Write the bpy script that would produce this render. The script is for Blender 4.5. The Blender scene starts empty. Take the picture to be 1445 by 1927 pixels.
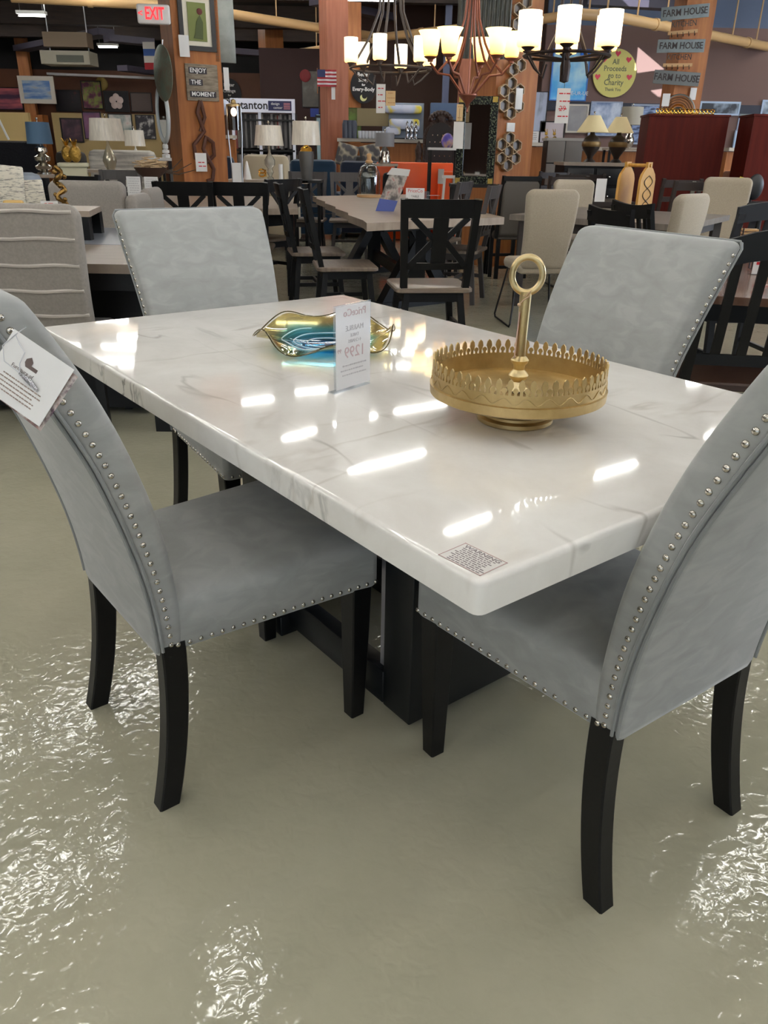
import bpy, math, random
from mathutils import Matrix, Vector
R = math.radians
random.seed(7)
SC = bpy.context.scene
COL = SC.collection

# ------------------------------------------------------------------ camera
F_PX, ROLL, PITCH, EYE = 1473.58, 0.017921, 0.431913, 1.23
_X = Vector((1, 0, 0)); _F = Vector((0, math.cos(PITCH), -math.sin(PITCH))); _D = Vector((0, -math.sin(PITCH), -math.cos(PITCH)))
AX = math.cos(ROLL) * _X - math.sin(ROLL) * _D
AY = math.sin(ROLL) * _X + math.cos(ROLL) * _D
cd = bpy.data.cameras.new('camera'); cam = bpy.data.objects.new('camera', cd); COL.objects.link(cam)
cd.sensor_fit = 'HORIZONTAL'; cd.sensor_width = 36.0; cd.lens = F_PX / 1445.0 * 36.0
cd.clip_start = 0.02; cd.clip_end = 200
m = Matrix.Identity(4)
for i, a in enumerate((AX, -AY, -_F)):
    for j in range(3): m[j][i] = a[j]
m[2][3] = EYE
cam.matrix_world = m
SC.camera = cam

# ------------------------------------------------------------------ light and exposure
SC.view_settings.view_transform = 'Standard'; SC.view_settings.look = 'None'
SC.view_settings.gamma = 1.0; SC.view_settings.use_curve_mapping = False
SC.view_settings.exposure = 0.22
TUBE_POWER = 37.0          # emission strength of the fluorescent tubes
SHADE_POWER = 2.6          # emission of the lit glass shades
w = bpy.data.worlds.new('world'); SC.world = w; w.use_nodes = True
wb = w.node_tree.nodes['Background']; wb.inputs[0].default_value = (.45, .62, .95, 1); wb.inputs[1].default_value = 0.9
SC.cycles.max_bounces = 8; SC.cycles.transparent_max_bounces = 12; SC.cycles.caustics_refractive = False
SC.cycles.sample_clamp_indirect = 6.0

def area_lamp(name, loc, size, rot, power, col):
    l = bpy.data.lights.new(name, 'AREA'); l.shape = 'RECTANGLE'; l.size = size[0]; l.size_y = size[1]
    l.energy = power; l.color = col
    o = bpy.data.objects.new(name, l); COL.objects.link(o); o.location = loc; o.rotation_euler = rot
    return o
# windows along the hall's right side; added fill light from behind the camera
area_lamp('window_daylight', (11.3, 7.0, 2.2), (9.0, 1.8), (R(90), 0, R(90)), 420, (.72, .84, 1.0))
area_lamp('added_front_fill', (-1.0, -6.3, 1.9), (12.0, 2.0), (R(90), 0, 0), 110, (.97, .98, 1.0))
SUN_DIR = Vector((0.62, 1.0, -0.66)).normalized()      # direction the sun travels
sl = bpy.data.lights.new('sun', 'SUN'); sl.energy = 16; sl.angle = R(.5); sl.color = (.93, .95, 1.0)
so = bpy.data.objects.new('sun', sl); COL.objects.link(so)
so.rotation_euler = SUN_DIR.to_track_quat('-Z', 'Y').to_euler()

# ------------------------------------------------------------------ helpers
def ray(x, y): return ((x - 722.5) / F_PX) * AX + ((y - 963.5) / F_PX) * AY + _F
def at(x, y, Y):
    r = ray(x, y); return Vector((0, 0, EYE)) + r * (Y / r.y)
def atz(x, y, z):
    r = ray(x, y); return Vector((0, 0, EYE)) + r * ((z - EYE) / r.z)

def lin(c): return tuple(((v / 255.0) / 12.92 if v / 255.0 <= .04045 else ((v / 255.0 + .055) / 1.055) ** 2.4) for v in c) + (1.0,)
MATS = {}
def mat(name, col, rough=.5, metal=0.0, noise=None, bump=None, trans=0.0, emis=None, coat=0.0, sheen=0.0, alpha=1.0, ior=1.45, spec=.5):
    """noise=(scale, colour2, (sx,sy,sz), lo, hi)   bump=(scale, strength, distance)"""
    if name in MATS: return MATS[name]
    m = bpy.data.materials.new(name); m.use_nodes = True; MATS[name] = m
    nt = m.node_tree; b = nt.nodes['Principled BSDF']; L = nt.links
    b.inputs['Base Color'].default_value = lin(col); b.inputs['Roughness'].default_value = rough
    b.inputs['Metallic'].default_value = metal; b.inputs['IOR'].default_value = ior
    b.inputs['Specular IOR Level'].default_value = spec
    if trans: b.inputs['Transmission Weight'].default_value = trans
    if coat: b.inputs['Coat Weight'].default_value = coat; b.inputs['Coat Roughness'].default_value = .08
    if sheen: b.inputs['Sheen Weight'].default_value = sheen; b.inputs['Sheen Roughness'].default_value = .4
    if alpha < 1: b.inputs['Alpha'].default_value = alpha
    if emis:
        b.inputs['Emission Color'].default_value = lin(emis[0]); b.inputs['Emission Strength'].default_value = emis[1]
    tc = nt.nodes.new('ShaderNodeTexCoord')
    if noise:
        mp = nt.nodes.new('ShaderNodeMapping'); mp.inputs['Scale'].default_value = noise[2] if len(noise) > 2 else (1, 1, 1)
        n = nt.nodes.new('ShaderNodeTexNoise'); n.inputs['Scale'].default_value = noise[0]; n.inputs['Detail'].default_value = 6
        n.inputs['Roughness'].default_value = .6
        cr = nt.nodes.new('ShaderNodeValToRGB')
        cr.color_ramp.elements[0].position = noise[3] if len(noise) > 3 else .35; cr.color_ramp.elements[0].color = lin(col)
        cr.color_ramp.elements[1].position = noise[4] if len(noise) > 4 else .65; cr.color_ramp.elements[1].color = lin(noise[1])
        L.new(tc.outputs['Object'], mp.inputs[0]); L.new(mp.outputs[0], n.inputs[0]); L.new(n.outputs[0], cr.inputs[0])
        L.new(cr.outputs[0], b.inputs['Base Color'])
    if bump:
        n2 = nt.nodes.new('ShaderNodeTexNoise'); n2.inputs['Scale'].default_value = bump[0]; n2.inputs['Detail'].default_value = 3
        bp = nt.nodes.new('ShaderNodeBump'); bp.inputs['Strength'].default_value = bump[1]
        bp.inputs['Distance'].default_value = bump[2] if len(bump) > 2 else .002
        L.new(tc.outputs['Object'], n2.inputs[0]); L.new(n2.outputs[0], bp.inputs['Height']); L.new(bp.outputs[0], b.inputs['Normal'])
    return m
def art(name, cols, scale=4, stretch=(1, 1, 1), rough=.5, kind='noise'):
    """a printed or painted surface: several colours laid out by noise"""
    if name in MATS: return MATS[name]
    m = mat(name, cols[0], rough); nt = m.node_tree; b = nt.nodes['Principled BSDF']; L = nt.links
    tc = nt.nodes['Texture Coordinate']; mp = nt.nodes.new('ShaderNodeMapping'); mp.inputs['Scale'].default_value = stretch
    if kind == 'noise':
        n = nt.nodes.new('ShaderNodeTexNoise'); n.inputs['Detail'].default_value = 4
    else:
        n = nt.nodes.new('ShaderNodeTexVoronoi')
    n.inputs['Scale'].default_value = scale
    cr = nt.nodes.new('ShaderNodeValToRGB'); e = cr.color_ramp.elements
    lo, hi = (.3, .7) if kind == 'noise' else (.1, .8)
    e[0].position = lo; e[0].color = lin(cols[0]); e[1].position = hi; e[1].color = lin(cols[-1])
    for i, c in enumerate(cols[1:-1]):
        q = e.new(lo + (hi - lo) * (i + 1) / (len(cols) - 1)); q.color = lin(c)
    L.new(tc.outputs['Object'], mp.inputs[0]); L.new(mp.outputs[0], n.inputs['Vector']); L.new(n.outputs[0], cr.inputs[0]); L.new(cr.outputs[0], b.inputs['Base Color'])
    return m

class MB:
    def __init__(s): s.v = []; s.f = []; s.mi = []; s.cur = 0; s.T = Matrix.Identity(4)
    def add(s, vs, fs):
        k = len(s.v); s.v += [tuple(s.T @ Vector(p)) for p in vs]; s.f += [tuple(i + k for i in f) for f in fs]; s.mi += [s.cur] * len(fs); return s
    def box(s, c, d, rz=0, rot=None):
        M = rot or Matrix.Rotation(rz, 3, 'Z'); c = Vector(c)
        vs = [c + M @ Vector((sx * d[0] / 2, sy * d[1] / 2, sz * d[2] / 2)) for sx in (-1, 1) for sy in (-1, 1) for sz in (-1, 1)]
        return s.add(vs, [(0, 1, 3, 2), (4, 6, 7, 5), (0, 4, 5, 1), (2, 3, 7, 6), (0, 2, 6, 4), (1, 5, 7, 3)])
    def bbox(s, c, d, r=.01, rz=0):
        """box with chamfered edges (three-level loft)"""
        hx, hy, h = d[0] / 2, d[1] / 2, d[2]
        r = min(r, hx * .9, hy * .9, h * .45); M = Matrix.Translation(Vector(c)) @ Matrix.Rotation(rz, 4, 'Z')
        old = s.T; s.T = old @ M
        Ls = []
        for z, q in ((-h / 2, r), (-h / 2 + r * .3, r * .3), (-h / 2 + r, 0), (h / 2 - r, 0), (h / 2 - r * .3, r * .3), (h / 2, r)):
            Ls.append([Vector((x, y, z)) for x, y in rrect(hx - q, -(hy - q), hy - q, max(r - q, .3 * r), 3)])
        s.loft(Ls); s.T = old; return s
    def beam(s, p0, p1, w, h, up=(0, 0, 1)):
        p0 = Vector(p0); p1 = Vector(p1); d = (p1 - p0).normalized(); up = Vector(up)
        x = d.cross(up)
        if x.length < 1e-4: x = d.cross(Vector((0, 1, 0)))
        x.normalize(); z = x.cross(d)
        vs = [p + x * a * w / 2 + z * b * h / 2 for p in (p0, p1) for a, b in ((-1, -1), (1, -1), (1, 1), (-1, 1))]
        return s.add(vs, [(3, 2, 1, 0), (4, 5, 6, 7)] + [(i, (i + 1) % 4, 4 + (i + 1) % 4, 4 + i) for i in range(4)])
    def loft(s, loops, cap=True, closed=True):
        n = len(loops[0]); vs = [p for l in loops for p in l]; fs = []
        for k in range(len(loops) - 1):
            for i in range(n if closed else n - 1):
                j = (i + 1) % n; fs.append((k * n + i, k * n + j, (k + 1) * n + j, (k + 1) * n + i))
        if cap:
            fs.append(tuple(reversed(range(n)))); fs.append(tuple((len(loops) - 1) * n + i for i in range(n)))
        return s.add(vs, fs)
    def tube(s, pts, r, n=8, closed=False, cap=True):
        pts = [Vector(p) for p in pts]; N = len(pts); loops = []; prev = None
        for i, p in enumerate(pts):
            a = pts[(i - 1) % N] if (i or closed) else p; b = pts[(i + 1) % N] if (i < N - 1 or closed) else p
            t = (b - a).normalized()
            x = prev - t * prev.dot(t) if prev is not None else t.orthogonal()
            if x.length < 1e-6: x = t.orthogonal()
            x.normalize(); prev = x; y = t.cross(x); rr = r[i] if isinstance(r, (list, tuple)) else r
            loops.append([p + (x * math.cos(2 * math.pi * k / n) + y * math.sin(2 * math.pi * k / n)) * rr for k in range(n)])
        if closed: loops.append(loops[0]); return s.loft(loops, False)
        return s.loft(loops, cap)
    def lathe(s, prof, c=(0, 0, 0), n=24, cap=True, sq=(1, 1)):
        c = Vector(c)
        return s.loft([[c + Vector((r * sq[0] * math.cos(2 * math.pi * k / n), r * sq[1] * math.sin(2 * math.pi * k / n), z)) for k in range(n)] for r, z in prof], cap)
    def prism(s, poly, t, plane='xz', off=0):
        """poly in a plane, thickness t centred on off"""
        def P(a, b, c): return (a, c, b) if plane == 'xz' else ((a, b, c) if plane == 'xy' else (c, a, b))
        n = len(poly); vs = [P(a, b, off - t / 2) for a, b in poly] + [P(a, b, off + t / 2) for a, b in poly]
        return s.add(vs, [tuple(range(n)), tuple(reversed(range(n, 2 * n)))] + [(i, (i + 1) % n, n + (i + 1) % n, n + i) for i in range(n)])
    def ball(s, c, r, n=12, k=8, sq=(1, 1, 1)):
        c = Vector(c)
        return s.loft([[c + Vector((r * sq[0] * math.sin(a) * math.cos(2 * math.pi * i / n), r * sq[1] * math.sin(a) * math.sin(2 * math.pi * i / n), -r * sq[2] * math.cos(a))) for i in range(n)] for a in [math.pi * (.02 + .96 * j / k) for j in range(k + 1)]])
    def build(s, name, mats, parent=None, loc=None, rz=0, smooth=40):
        me = bpy.data.meshes.new(name); me.from_pydata(s.v, [], s.f)
        for q in (mats if isinstance(mats, (list, tuple)) else [mats]): me.materials.append(q)
        me.polygons.foreach_set('material_index', s.mi)
        import bmesh
        bm = bmesh.new(); bm.from_mesh(me); bmesh.ops.recalc_face_normals(bm, faces=bm.faces); bm.to_mesh(me); bm.free()
        if smooth:
            me.polygons.foreach_set('use_smooth', [True] * len(me.polygons)); me.set_sharp_from_angle(angle=R(smooth))
        o = bpy.data.objects.new(name, me); COL.objects.link(o)
        if parent: o.parent = parent
        if loc is not None: o.location = loc
        if rz: o.rotation_euler = (0, 0, rz)
        return o
def rrect(hx, y0, y1, r, n=4):
    r = max(1e-4, min(r, hx * .98, (y1 - y0) / 2 * .98)); out = []
    for cx, cy, a0 in ((hx - r, y1 - r, 0), (-hx + r, y1 - r, 90), (-hx + r, y0 + r, 180), (hx - r, y0 + r, 270)):
        for k in range(n + 1):
            a = R(a0 + 90 * k / n); out.append((cx + r * math.cos(a), cy + r * math.sin(a)))
    return out
def tag(o, label, cat, group=None):
    o['label'] = label; o['category'] = cat
    if group: o['group'] = group
    return o
def thing(name, label, cat, loc=(0, 0, 0), rz=0, group=None):
    o = bpy.data.objects.new(name, None); COL.objects.link(o); o.empty_display_size = .05
    o.location = loc; o.rotation_euler = (0, 0, rz)
    return tag(o, label, cat, group)
def struct(o): o['kind'] = 'structure'; return o
KIDS = {}
def dup(root, loc, rz, label=None, group=None):
    def cp(o, parent):
        c = o.copy(); COL.objects.link(c)
        if parent: c.parent = parent
        for k in list(o.children): cp(k, c)
        return c
    c = cp(root, None); c.location = loc; c.rotation_euler = (0, 0, rz)
    if label: c['label'] = label
    if group: c['group'] = group
    return c
def text(name, body, size, material, parent, loc=(0, 0, 0), rot=(R(90), 0, 0), ext=.0006, sx=1.0, spacing=1.0, bold=0.0, shear=0.0):
    cu = bpy.data.curves.new(name, 'FONT'); cu.body = body; cu.size = size; cu.align_x = 'CENTER'; cu.align_y = 'CENTER'
    cu.extrude = ext; cu.space_line = spacing; cu.offset = bold; cu.shear = shear; cu.resolution_u = 2
    t = bpy.data.objects.new(name, cu); COL.objects.link(t)
    me = bpy.data.meshes.new_from_object(t.evaluated_get(bpy.context.evaluated_depsgraph_get()))
    bpy.data.objects.remove(t); me.materials.clear(); me.materials.append(material)
    o = bpy.data.objects.new(name, me); COL.objects.link(o); o.parent = parent; o.location = loc; o.rotation_euler = rot; o.scale = (sx, 1, 1)
    return o
def MB_lines(parent, name, material, x0, x1, z1, z0, n, h, y=-.001, flat=False):
    """rows of small word-length strokes, for print too small to read"""
    mb = MB(); rnd = random.Random(n * 13 + int(abs(x0) * 1e4))
    for i in range(n):
        z = z1 + (z0 - z1) * i / max(1, n - 1); x = x0 + (x1 - x0) * rnd.uniform(0, .12); e = x1 - (x1 - x0) * rnd.uniform(0, .15)
        while x < e:
            l = h * rnd.uniform(1.2, 4); mb.box((x + l / 2, z, .0006) if flat else (x + l / 2, y, z), (l, h * .8, .0002) if flat else (l, .0006, h)); x += l + h * .8
    return mb.build(name, material, parent, smooth=0)
def rect(x0, y0, x1, y1, Y):
    """base centre, width and height of something that stands upright at distance Y"""
    a = at(x0, (y0 + y1) / 2, Y); b = at(x1, (y0 + y1) / 2, Y); t = at((x0 + x1) / 2, y0, Y); u = at((x0 + x1) / 2, y1, Y)
    return Vector(((a.x + b.x) / 2, Y, u.z)), b.x - a.x, t.z - u.z

# ------------------------------------------------------------------ materials
WHITE = mat('white_paint', (232, 232, 230), .5); BLACKW = mat('black_wood', (9, 9, 10), .42, spec=.35, bump=(60, .1))
BLK = mat('black_plastic', (14, 14, 15), .4); DKMET = mat('dark_bronze_metal', (58, 44, 38), .4, .7)
PAPER = mat('white_card', (222, 220, 218), .6); INK = mat('dark_print', (40, 38, 40), .6); RED = mat('red_print', (200, 40, 48), .5)
CHROME = mat('polished_nickel', (205, 200, 190), .18, 1.0); STEEL = mat('brushed_steel', (165, 165, 165), .35, 1.0)
GOLD = mat('brass_gold', (196, 172, 124), .42, .95, noise=(14, (172, 148, 100)), bump=(60, .12, .001))
SHINYGOLD = mat('shiny_gold', (232, 180, 80), .2, 1.0)
CEDAR = mat('orange_brown_wood', (172, 108, 56), .55, noise=(3, (148, 88, 42), (6, 6, .5)), bump=(30, .1))
PINKWOOD = mat('pinkish_wood', (168, 104, 78), .55, noise=(3, (146, 86, 62), (6, 6, .5)))
GREYWOOD = mat('weathered_grey_wood', (128, 114, 100), .35, noise=(5, (98, 86, 76), (1, 9, 1), .3, .7), coat=.15)
TANTOP = mat('washed_oak_top', (168, 152, 136), .35, noise=(5, (142, 126, 112), (1, 7, 1), .3, .7))
BROWNW = mat('dark_brown_wood', (52, 40, 34), .4, noise=(5, (40, 30, 26), (1, 6, 1)))
GREYPAINT = mat('grey_painted_wood', (66, 62, 62), .45)
MAHOG = mat('mahogany_panel', (92, 28, 20), .6, spec=.2, noise=(4, (78, 22, 16), (5, 5, .4)))
LINEN = mat('beige_linen', (176, 164, 146), .85, noise=(120, (166, 154, 136)), bump=(300, .3, .001), sheen=.2)
CREAMF = mat('cream_fabric', (196, 184, 158), .85, bump=(40, .2), sheen=.2)
GREYLIN = mat('grey_linen', (140, 132, 125), .85, noise=(90, (130, 123, 116)), bump=(260, .3, .001), sheen=.2)
NAVY = mat('navy_velvet', (18, 30, 52), .8, sheen=.3); TEAL = mat('teal_velvet', (12, 44, 70), .8, sheen=.3)
WSHADE = mat('white_lamp_shade', (214, 208, 196), .6, noise=(9, (190, 184, 174), (5, 5, .6)), emis=((255, 240, 215), .10), coat=.5)
CSHADE = mat('cream_lamp_shade', (222, 206, 160), .7, emis=((255, 228, 170), .12))
def thin(name, col, lo=.05, hi=.5, rough=.03, tint=None):
    """thin clear sheet: tinted see-through glass with a sharp reflection that grows at grazing angles"""
    if name in MATS: return MATS[name]
    m = bpy.data.materials.new(name); m.use_nodes = True; MATS[name] = m; nt = m.node_tree; nt.nodes.clear(); L = nt.links
    o = nt.nodes.new('ShaderNodeOutputMaterial'); mx = nt.nodes.new('ShaderNodeMixShader'); t = nt.nodes.new('ShaderNodeBsdfTransparent'); g = nt.nodes.new('ShaderNodeBsdfGlossy')
    g.inputs['Roughness'].default_value = rough; t.inputs[0].default_value = lin(col); lw = nt.nodes.new('ShaderNodeLayerWeight'); lw.inputs[0].default_value = .35
    mr = nt.nodes.new('ShaderNodeMapRange'); mr.inputs[3].default_value = lo; mr.inputs[4].default_value = hi
    L.new(lw.outputs['Facing'], mr.inputs[0]); L.new(mr.outputs[0], mx.inputs[0]); L.new(t.outputs[0], mx.inputs[1]); L.new(g.outputs[0], mx.inputs[2]); L.new(mx.outputs[0], o.inputs[0])
    return m
GLASSY = thin('clear_glass', (240, 244, 244))
# ------------------------------------------------------------------ the hall
def floor_mat():
    m = mat('sealed_concrete', (142, 138, 122), .085, coat=.0, spec=.95); nt = m.node_tree; L = nt.links; b = nt.nodes['Principled BSDF']
    tc = nt.nodes['Texture Coordinate']
    n = nt.nodes.new('ShaderNodeTexNoise'); n.inputs['Scale'].default_value = 1.3; n.inputs['Detail'].default_value = 8; n.inputs['Roughness'].default_value = .65
    cr = nt.nodes.new('ShaderNodeValToRGB'); cr.color_ramp.elements[0].position = .3; cr.color_ramp.elements[0].color = lin((156, 153, 133))
    cr.color_ramp.elements[1].position = .72; cr.color_ramp.elements[1].color = lin((176, 170, 149))
    L.new(tc.outputs['Object'], n.inputs[0]); L.new(n.outputs[0], cr.inputs[0])
    # small dark scuffs
    v = nt.nodes.new('ShaderNodeTexNoise'); v.inputs['Scale'].default_value = 9; v.inputs['Detail'].default_value = 10; v.inputs['Roughness'].default_value = .75; v.inputs['Distortion'].default_value = 1.2
    c2 = nt.nodes.new('ShaderNodeValToRGB'); c2.color_ramp.elements[0].position = .72; c2.color_ramp.elements[0].color = (0, 0, 0, 1); c2.color_ramp.elements[1].position = .78; c2.color_ramp.elements[1].color = (1, 1, 1, 1)
    mx = nt.nodes.new('ShaderNodeMix'); mx.data_type = 'RGBA'; mx.inputs[7].default_value = lin((110, 106, 94))
    L.new(tc.outputs['Object'], v.inputs[0]); L.new(v.outputs[0], c2.inputs[0]); L.new(c2.outputs[0], mx.inputs[0]); L.new(cr.outputs[0], mx.inputs[6]); L.new(mx.outputs[2], b.inputs['Base Color'])
    # trowelled, dimpled surface
    n2 = nt.nodes.new('ShaderNodeTexNoise'); n2.inputs['Scale'].default_value = 38; n2.inputs['Detail'].default_value = 1.8; n2.inputs['Distortion'].default_value = .5
    n3 = nt.nodes.new('ShaderNodeTexNoise'); n3.inputs['Scale'].default_value = 4; n3.inputs['Detail'].default_value = 2
    ad = nt.nodes.new('ShaderNodeMath'); ad.operation = 'MULTIPLY_ADD'; ad.inputs[1].default_value = 2.2
    bp = nt.nodes.new('ShaderNodeBump'); bp.inputs['Strength'].default_value = .34; bp.inputs['Distance'].default_value = .0042
    L.new(tc.outputs['Object'], n2.inputs[0]); L.new(tc.outputs['Object'], n3.inputs[0]); L.new(n3.outputs[0], ad.inputs[0]); L.new(n2.outputs[0], ad.inputs[2])
    L.new(ad.outputs[0], bp.inputs['Height']); L.new(bp.outputs[0], b.inputs['Normal'])
    return m
X0, X1, Y0, Y1, ZC = -16.0, 12.0, -6.0, 22.5, 3.95
f = struct(MB().box(((X0 + X1) / 2, (Y0 + Y1) / 2, -.05), (X1 - X0, Y1 - Y0, .1)).build('floor', floor_mat()))
CEILM = mat('dark_ceiling', (34, 28, 26), .8, noise=(.6, (22, 19, 19)))
from mathutils.geometry import tessellate_polygon
PATCH = [(1200, 88), (1258, 137), (1252, 190), (1237, 191), (1193, 155)]
hole = []
for p in PATCH:
    q = at(p[0], p[1], 16.0); t = (ZC - q.z) / SUN_DIR.z; q = q + SUN_DIR * t; hole.append(Vector((q.x, q.y, ZC)))
outer = [Vector((X0, Y0, ZC)), Vector((X1, Y0, ZC)), Vector((X1, Y1, ZC)), Vector((X0, Y1, ZC))]
tri = tessellate_polygon([outer, hole]); allv = outer + hole
mb = MB()
for k, zz in enumerate((0, .08)): mb.add([(p.x, p.y, ZC + zz) for p in allv], [tuple(t) for t in tri])
struct(mb.build('ceiling', CEILM, smooth=0))
def wall(name, x0, y0, x1, y1, z0, z1, m, t=.15):
    c = ((x0 + x1) / 2, (y0 + y1) / 2, (z0 + z1) / 2); d = math.hypot(x1 - x0, y1 - y0)
    return struct(MB().box(c, (d, t, z1 - z0), math.atan2(y1 - y0, x1 - x0)).build(name, m))
BRW = mat('brown_fascia_wall', (96, 56, 34), .6, noise=(.8, (80, 46, 28)))
DKB = mat('dark_brown_wall', (66, 44, 34), .7); MAUVE = mat('mauve_brown_wall', (116, 92, 86), .8)
BLUEG = mat('blue_grey_soffit', (92, 104, 128), .7); BLACKP = mat('black_painted_wall', (18, 17, 18), .8)
wall('wall_left', X0, Y0, X0, Y1, 0, ZC, DKB); wall('wall_near', X0, Y0, X1, Y0, 0, .9, DKB); wall('trim_8', X0, Y0, -7, Y0, .9, ZC, DKB); wall('trim_9', 5, Y0, X1, Y0, .9, ZC, DKB); wall('trim_90', -7, Y0, 5, Y0, 2.9, ZC, DKB)
mb = MB()
for k in range(7): mb.box((-7 + 2 * k, Y0, 1.9), (.08, .09, 2.0))
wf = struct(mb.build('added_window', WHITE)); g = MB().box((-1, Y0, 1.9), (12, .01, 2.0)).build('pane', GLASSY, wf)  # unseen window, added so the front fill can enter behind the camera
wall('wall_back_left', X0, Y1, -.9, Y1, 0, 2.95, BRW); wall('trim_1', X0, Y1, -.9, Y1, 2.95, ZC, BLACKP)
wall('wall_back', -.9, 18.5, 3.2, 18.5, 0, ZC, DKB); wall('trim_2', -.9, 18.5, -.9, Y1, 0, ZC, DKB)
wall('wall_back_right', 2.7, 16.08, X1, 16.08, 0, 3.28, MAUVE); wall('trim_3', 2.7, 16.08, X1, 16.08, 3.28, ZC, BLUEG); wall('trim_4', 2.7, 16.1, 2.7, 18.5, 0, ZC, DKB)
wall('trim_5', X1, Y0, X1, 2.5, 0, ZC, MAUVE); wall('trim_6', X1, 11.5, X1, 16.1, 0, ZC, MAUVE)
wall('wall_right', X1, 2.5, X1, 11.5, 0, 1.1, MAUVE); wall('trim_7', X1, 2.5, X1, 11.5, 3.3, ZC, MAUVE)
mb = MB()
for k in range(6): mb.box((X1, 2.5 + 9 * k / 5, 2.2), (.09, .08, 2.2))
mb.box((X1, 7, 1.14), (.1, 9, .08)); mb.box((X1, 7, 3.26), (.1, 9, .08))
wf = struct(mb.build('window_1', WHITE)); g = MB().box((X1, 7, 2.2), (.01, 9, 2.1)).build('pane', GLASSY, wf)

# big timber beams and ducts under the roof
TIMB = mat('old_timber_beam', (60, 48, 42), .75, noise=(2, (44, 36, 33), (1, 8, 8))); PURG = mat('grey_painted_beam', (62, 58, 70), .6)
for i, (Y, h, mm) in enumerate(((12.5, .34, TIMB), (16.4, .34, TIMB), (19.4, .4, TIMB), (21.6, .4, TIMB))):
    x1 = 3.0 if Y > 16 else 11.9
    if Y > 18: x1 = -1.0
    struct(MB().box(((X0 + x1) / 2, Y, ZC - h / 2), (x1 - X0 - .3, .25, h)).build('trim_%d' % (10 + i), mm))
k = 20
for p0, p1, z, w_ in (((590, 2), (735, 32), 3.55, .22), ((430, 96), (560, 110), 3.3, .3), ((200, 72), (285, 80), 3.2, .35), ((230, 128), (285, 136), 2.9, .3), ((50, 95), (200, 60), 3.35, .35), ((1290, 12), (1100, 2), 3.4, .25)):
    a = atz(p0[0], p0[1], z); b = atz(p1[0], p1[1], z)
    if b.y > 18 and b.x > -1: b.y = 18
    a.y = min(a.y, 22); b.y = min(b.y, 22)
    struct(MB().beam(a, b, w_, .12).build('trim_%d' % k, PURG)); k += 1

# ------------------------------------------------------------------ fluorescent fixtures in rows
N_ = Vector((.11683, .81904, 0)); TH = 2.23497
U = Vector((math.cos(TH), math.sin(TH), 0)); V = Vector((math.sin(TH), -math.cos(TH), 0))
TUBE = mat('fluorescent_tube', (255, 255, 255), .3, emis=((252, 250, 244), TUBE_POWER)); HOUS = mat('white_enamel', (190, 190, 186), .5)
def fixture(loc, rz, z=3.34, length=1.5, label='bare twin tube fluorescent strip light hanging below the dark ceiling', group='fluorescent strip lights'):
    t = thing('strip_light', label, 'ceiling light', (loc[0], loc[1], z), rz, group)
    MB().box((0, 0, .05), (length, .15, .05)).build('housing', HOUS, t)
    for s in (-1, 1): MB().tube([(-length / 2 + .04, s * .016, .0), (length / 2 - .04, s * .016, .0)], .008, 8).build('tube', TUBE, t)
    for s in (-1, 1): MB().tube([(s * length * .4, 0, .07), (s * length * .4, 0, ZC - z + .01)], .006, 6).build('hanger_rod', STEEL, t)
    return t
first = None
def mirrored(x, y):        # the spot on the lamp plane whose reflection in the table top the photo shows at (x, y)
    q = atz(x, y, .76); r = ray(x, y); return q + Vector((r.x, r.y, -r.z)) * ((3.34 - .76) / -r.z)
STREAKS = (((650, 888), (805, 848)), ((530, 826), (596, 808)), ((625, 800), (712, 780)), ((738, 775), (850, 757)), ((835, 1003), (925, 968)), ((940, 962), (1055, 925)), ((1110, 898), (1200, 869)), ((1326, 822), (1390, 800)), ((455, 757), (512, 749)), ((560, 738), (612, 733)), ((226, 634), (268, 633)), ((240, 684), (264, 682)), ((1278, 722), (1320, 716)))
spots = []
for a, b in STREAKS:
    p, q = mirrored(*a), mirrored(*b); spots.append(((p + q) / 2, math.atan2((q - p).y, (q - p).x), max(.5, (q - p).length)))
for u_ in (-3.4, -1.95, -.5, .95, 2.4, 3.88, 5.47, 6.69, 8.2):
    for j in range(-6, 10):
        v_ = 4.4 + 1.66 * j; p = N_ + U * u_ + V * v_
        if u_ > 3 and not (v_ < (2.2 if u_ < 6 else .2) or v_ > 10): continue
        if u_ > 2 and 2.3 < v_ < 5.8: continue
        if not (-5.3 < p.y < 12.4 and -8 < p.x < 10.5): continue
        spots.append((p, TH - math.pi / 2, 1.5))
for y_ in (12.9, 13.9, 15.0):  # extra strip lights, added to brighten the back of the hall
    for x_ in (-8.4, -6.6, -4.8, -3.0, -1.2, .6, 2.4, 4.2, 6.0, 7.8):
        if y_ > 13.5 and 2 < x_ < 6.5: continue
        spots.append((Vector((x_, y_, 3.8)), 0, 1.5))
for y_ in (17.6, 20.4):  # more of the added fill strips, tucked behind the beams
    for x_ in (-9, -6.5, -4, -2): spots.append((Vector((x_, y_, 3.88)), 0, 1.5))
for p, rz_, ln_ in spots:
    if first is None: first = fixture((0, 0), 0, length=1.0); f_ = first
    else: f_ = dup(first, (0, 0, 0), 0)
    f_.location = (p.x, p.y, 3.8 if p.z > 3.7 else 3.34)
    if p.z > 3.7: f_['label'] = 'added strip light high under the ceiling, brightening the back of the hall'; f_['group'] = 'added fill strip lights at the back of the hall'; [bpy.data.objects.remove(c) for c in list(f_.children) if c.name.startswith('hanger')]
    f_.rotation_euler = (0, 0, rz_); f_.scale = (ln_, 1, 1)
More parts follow.
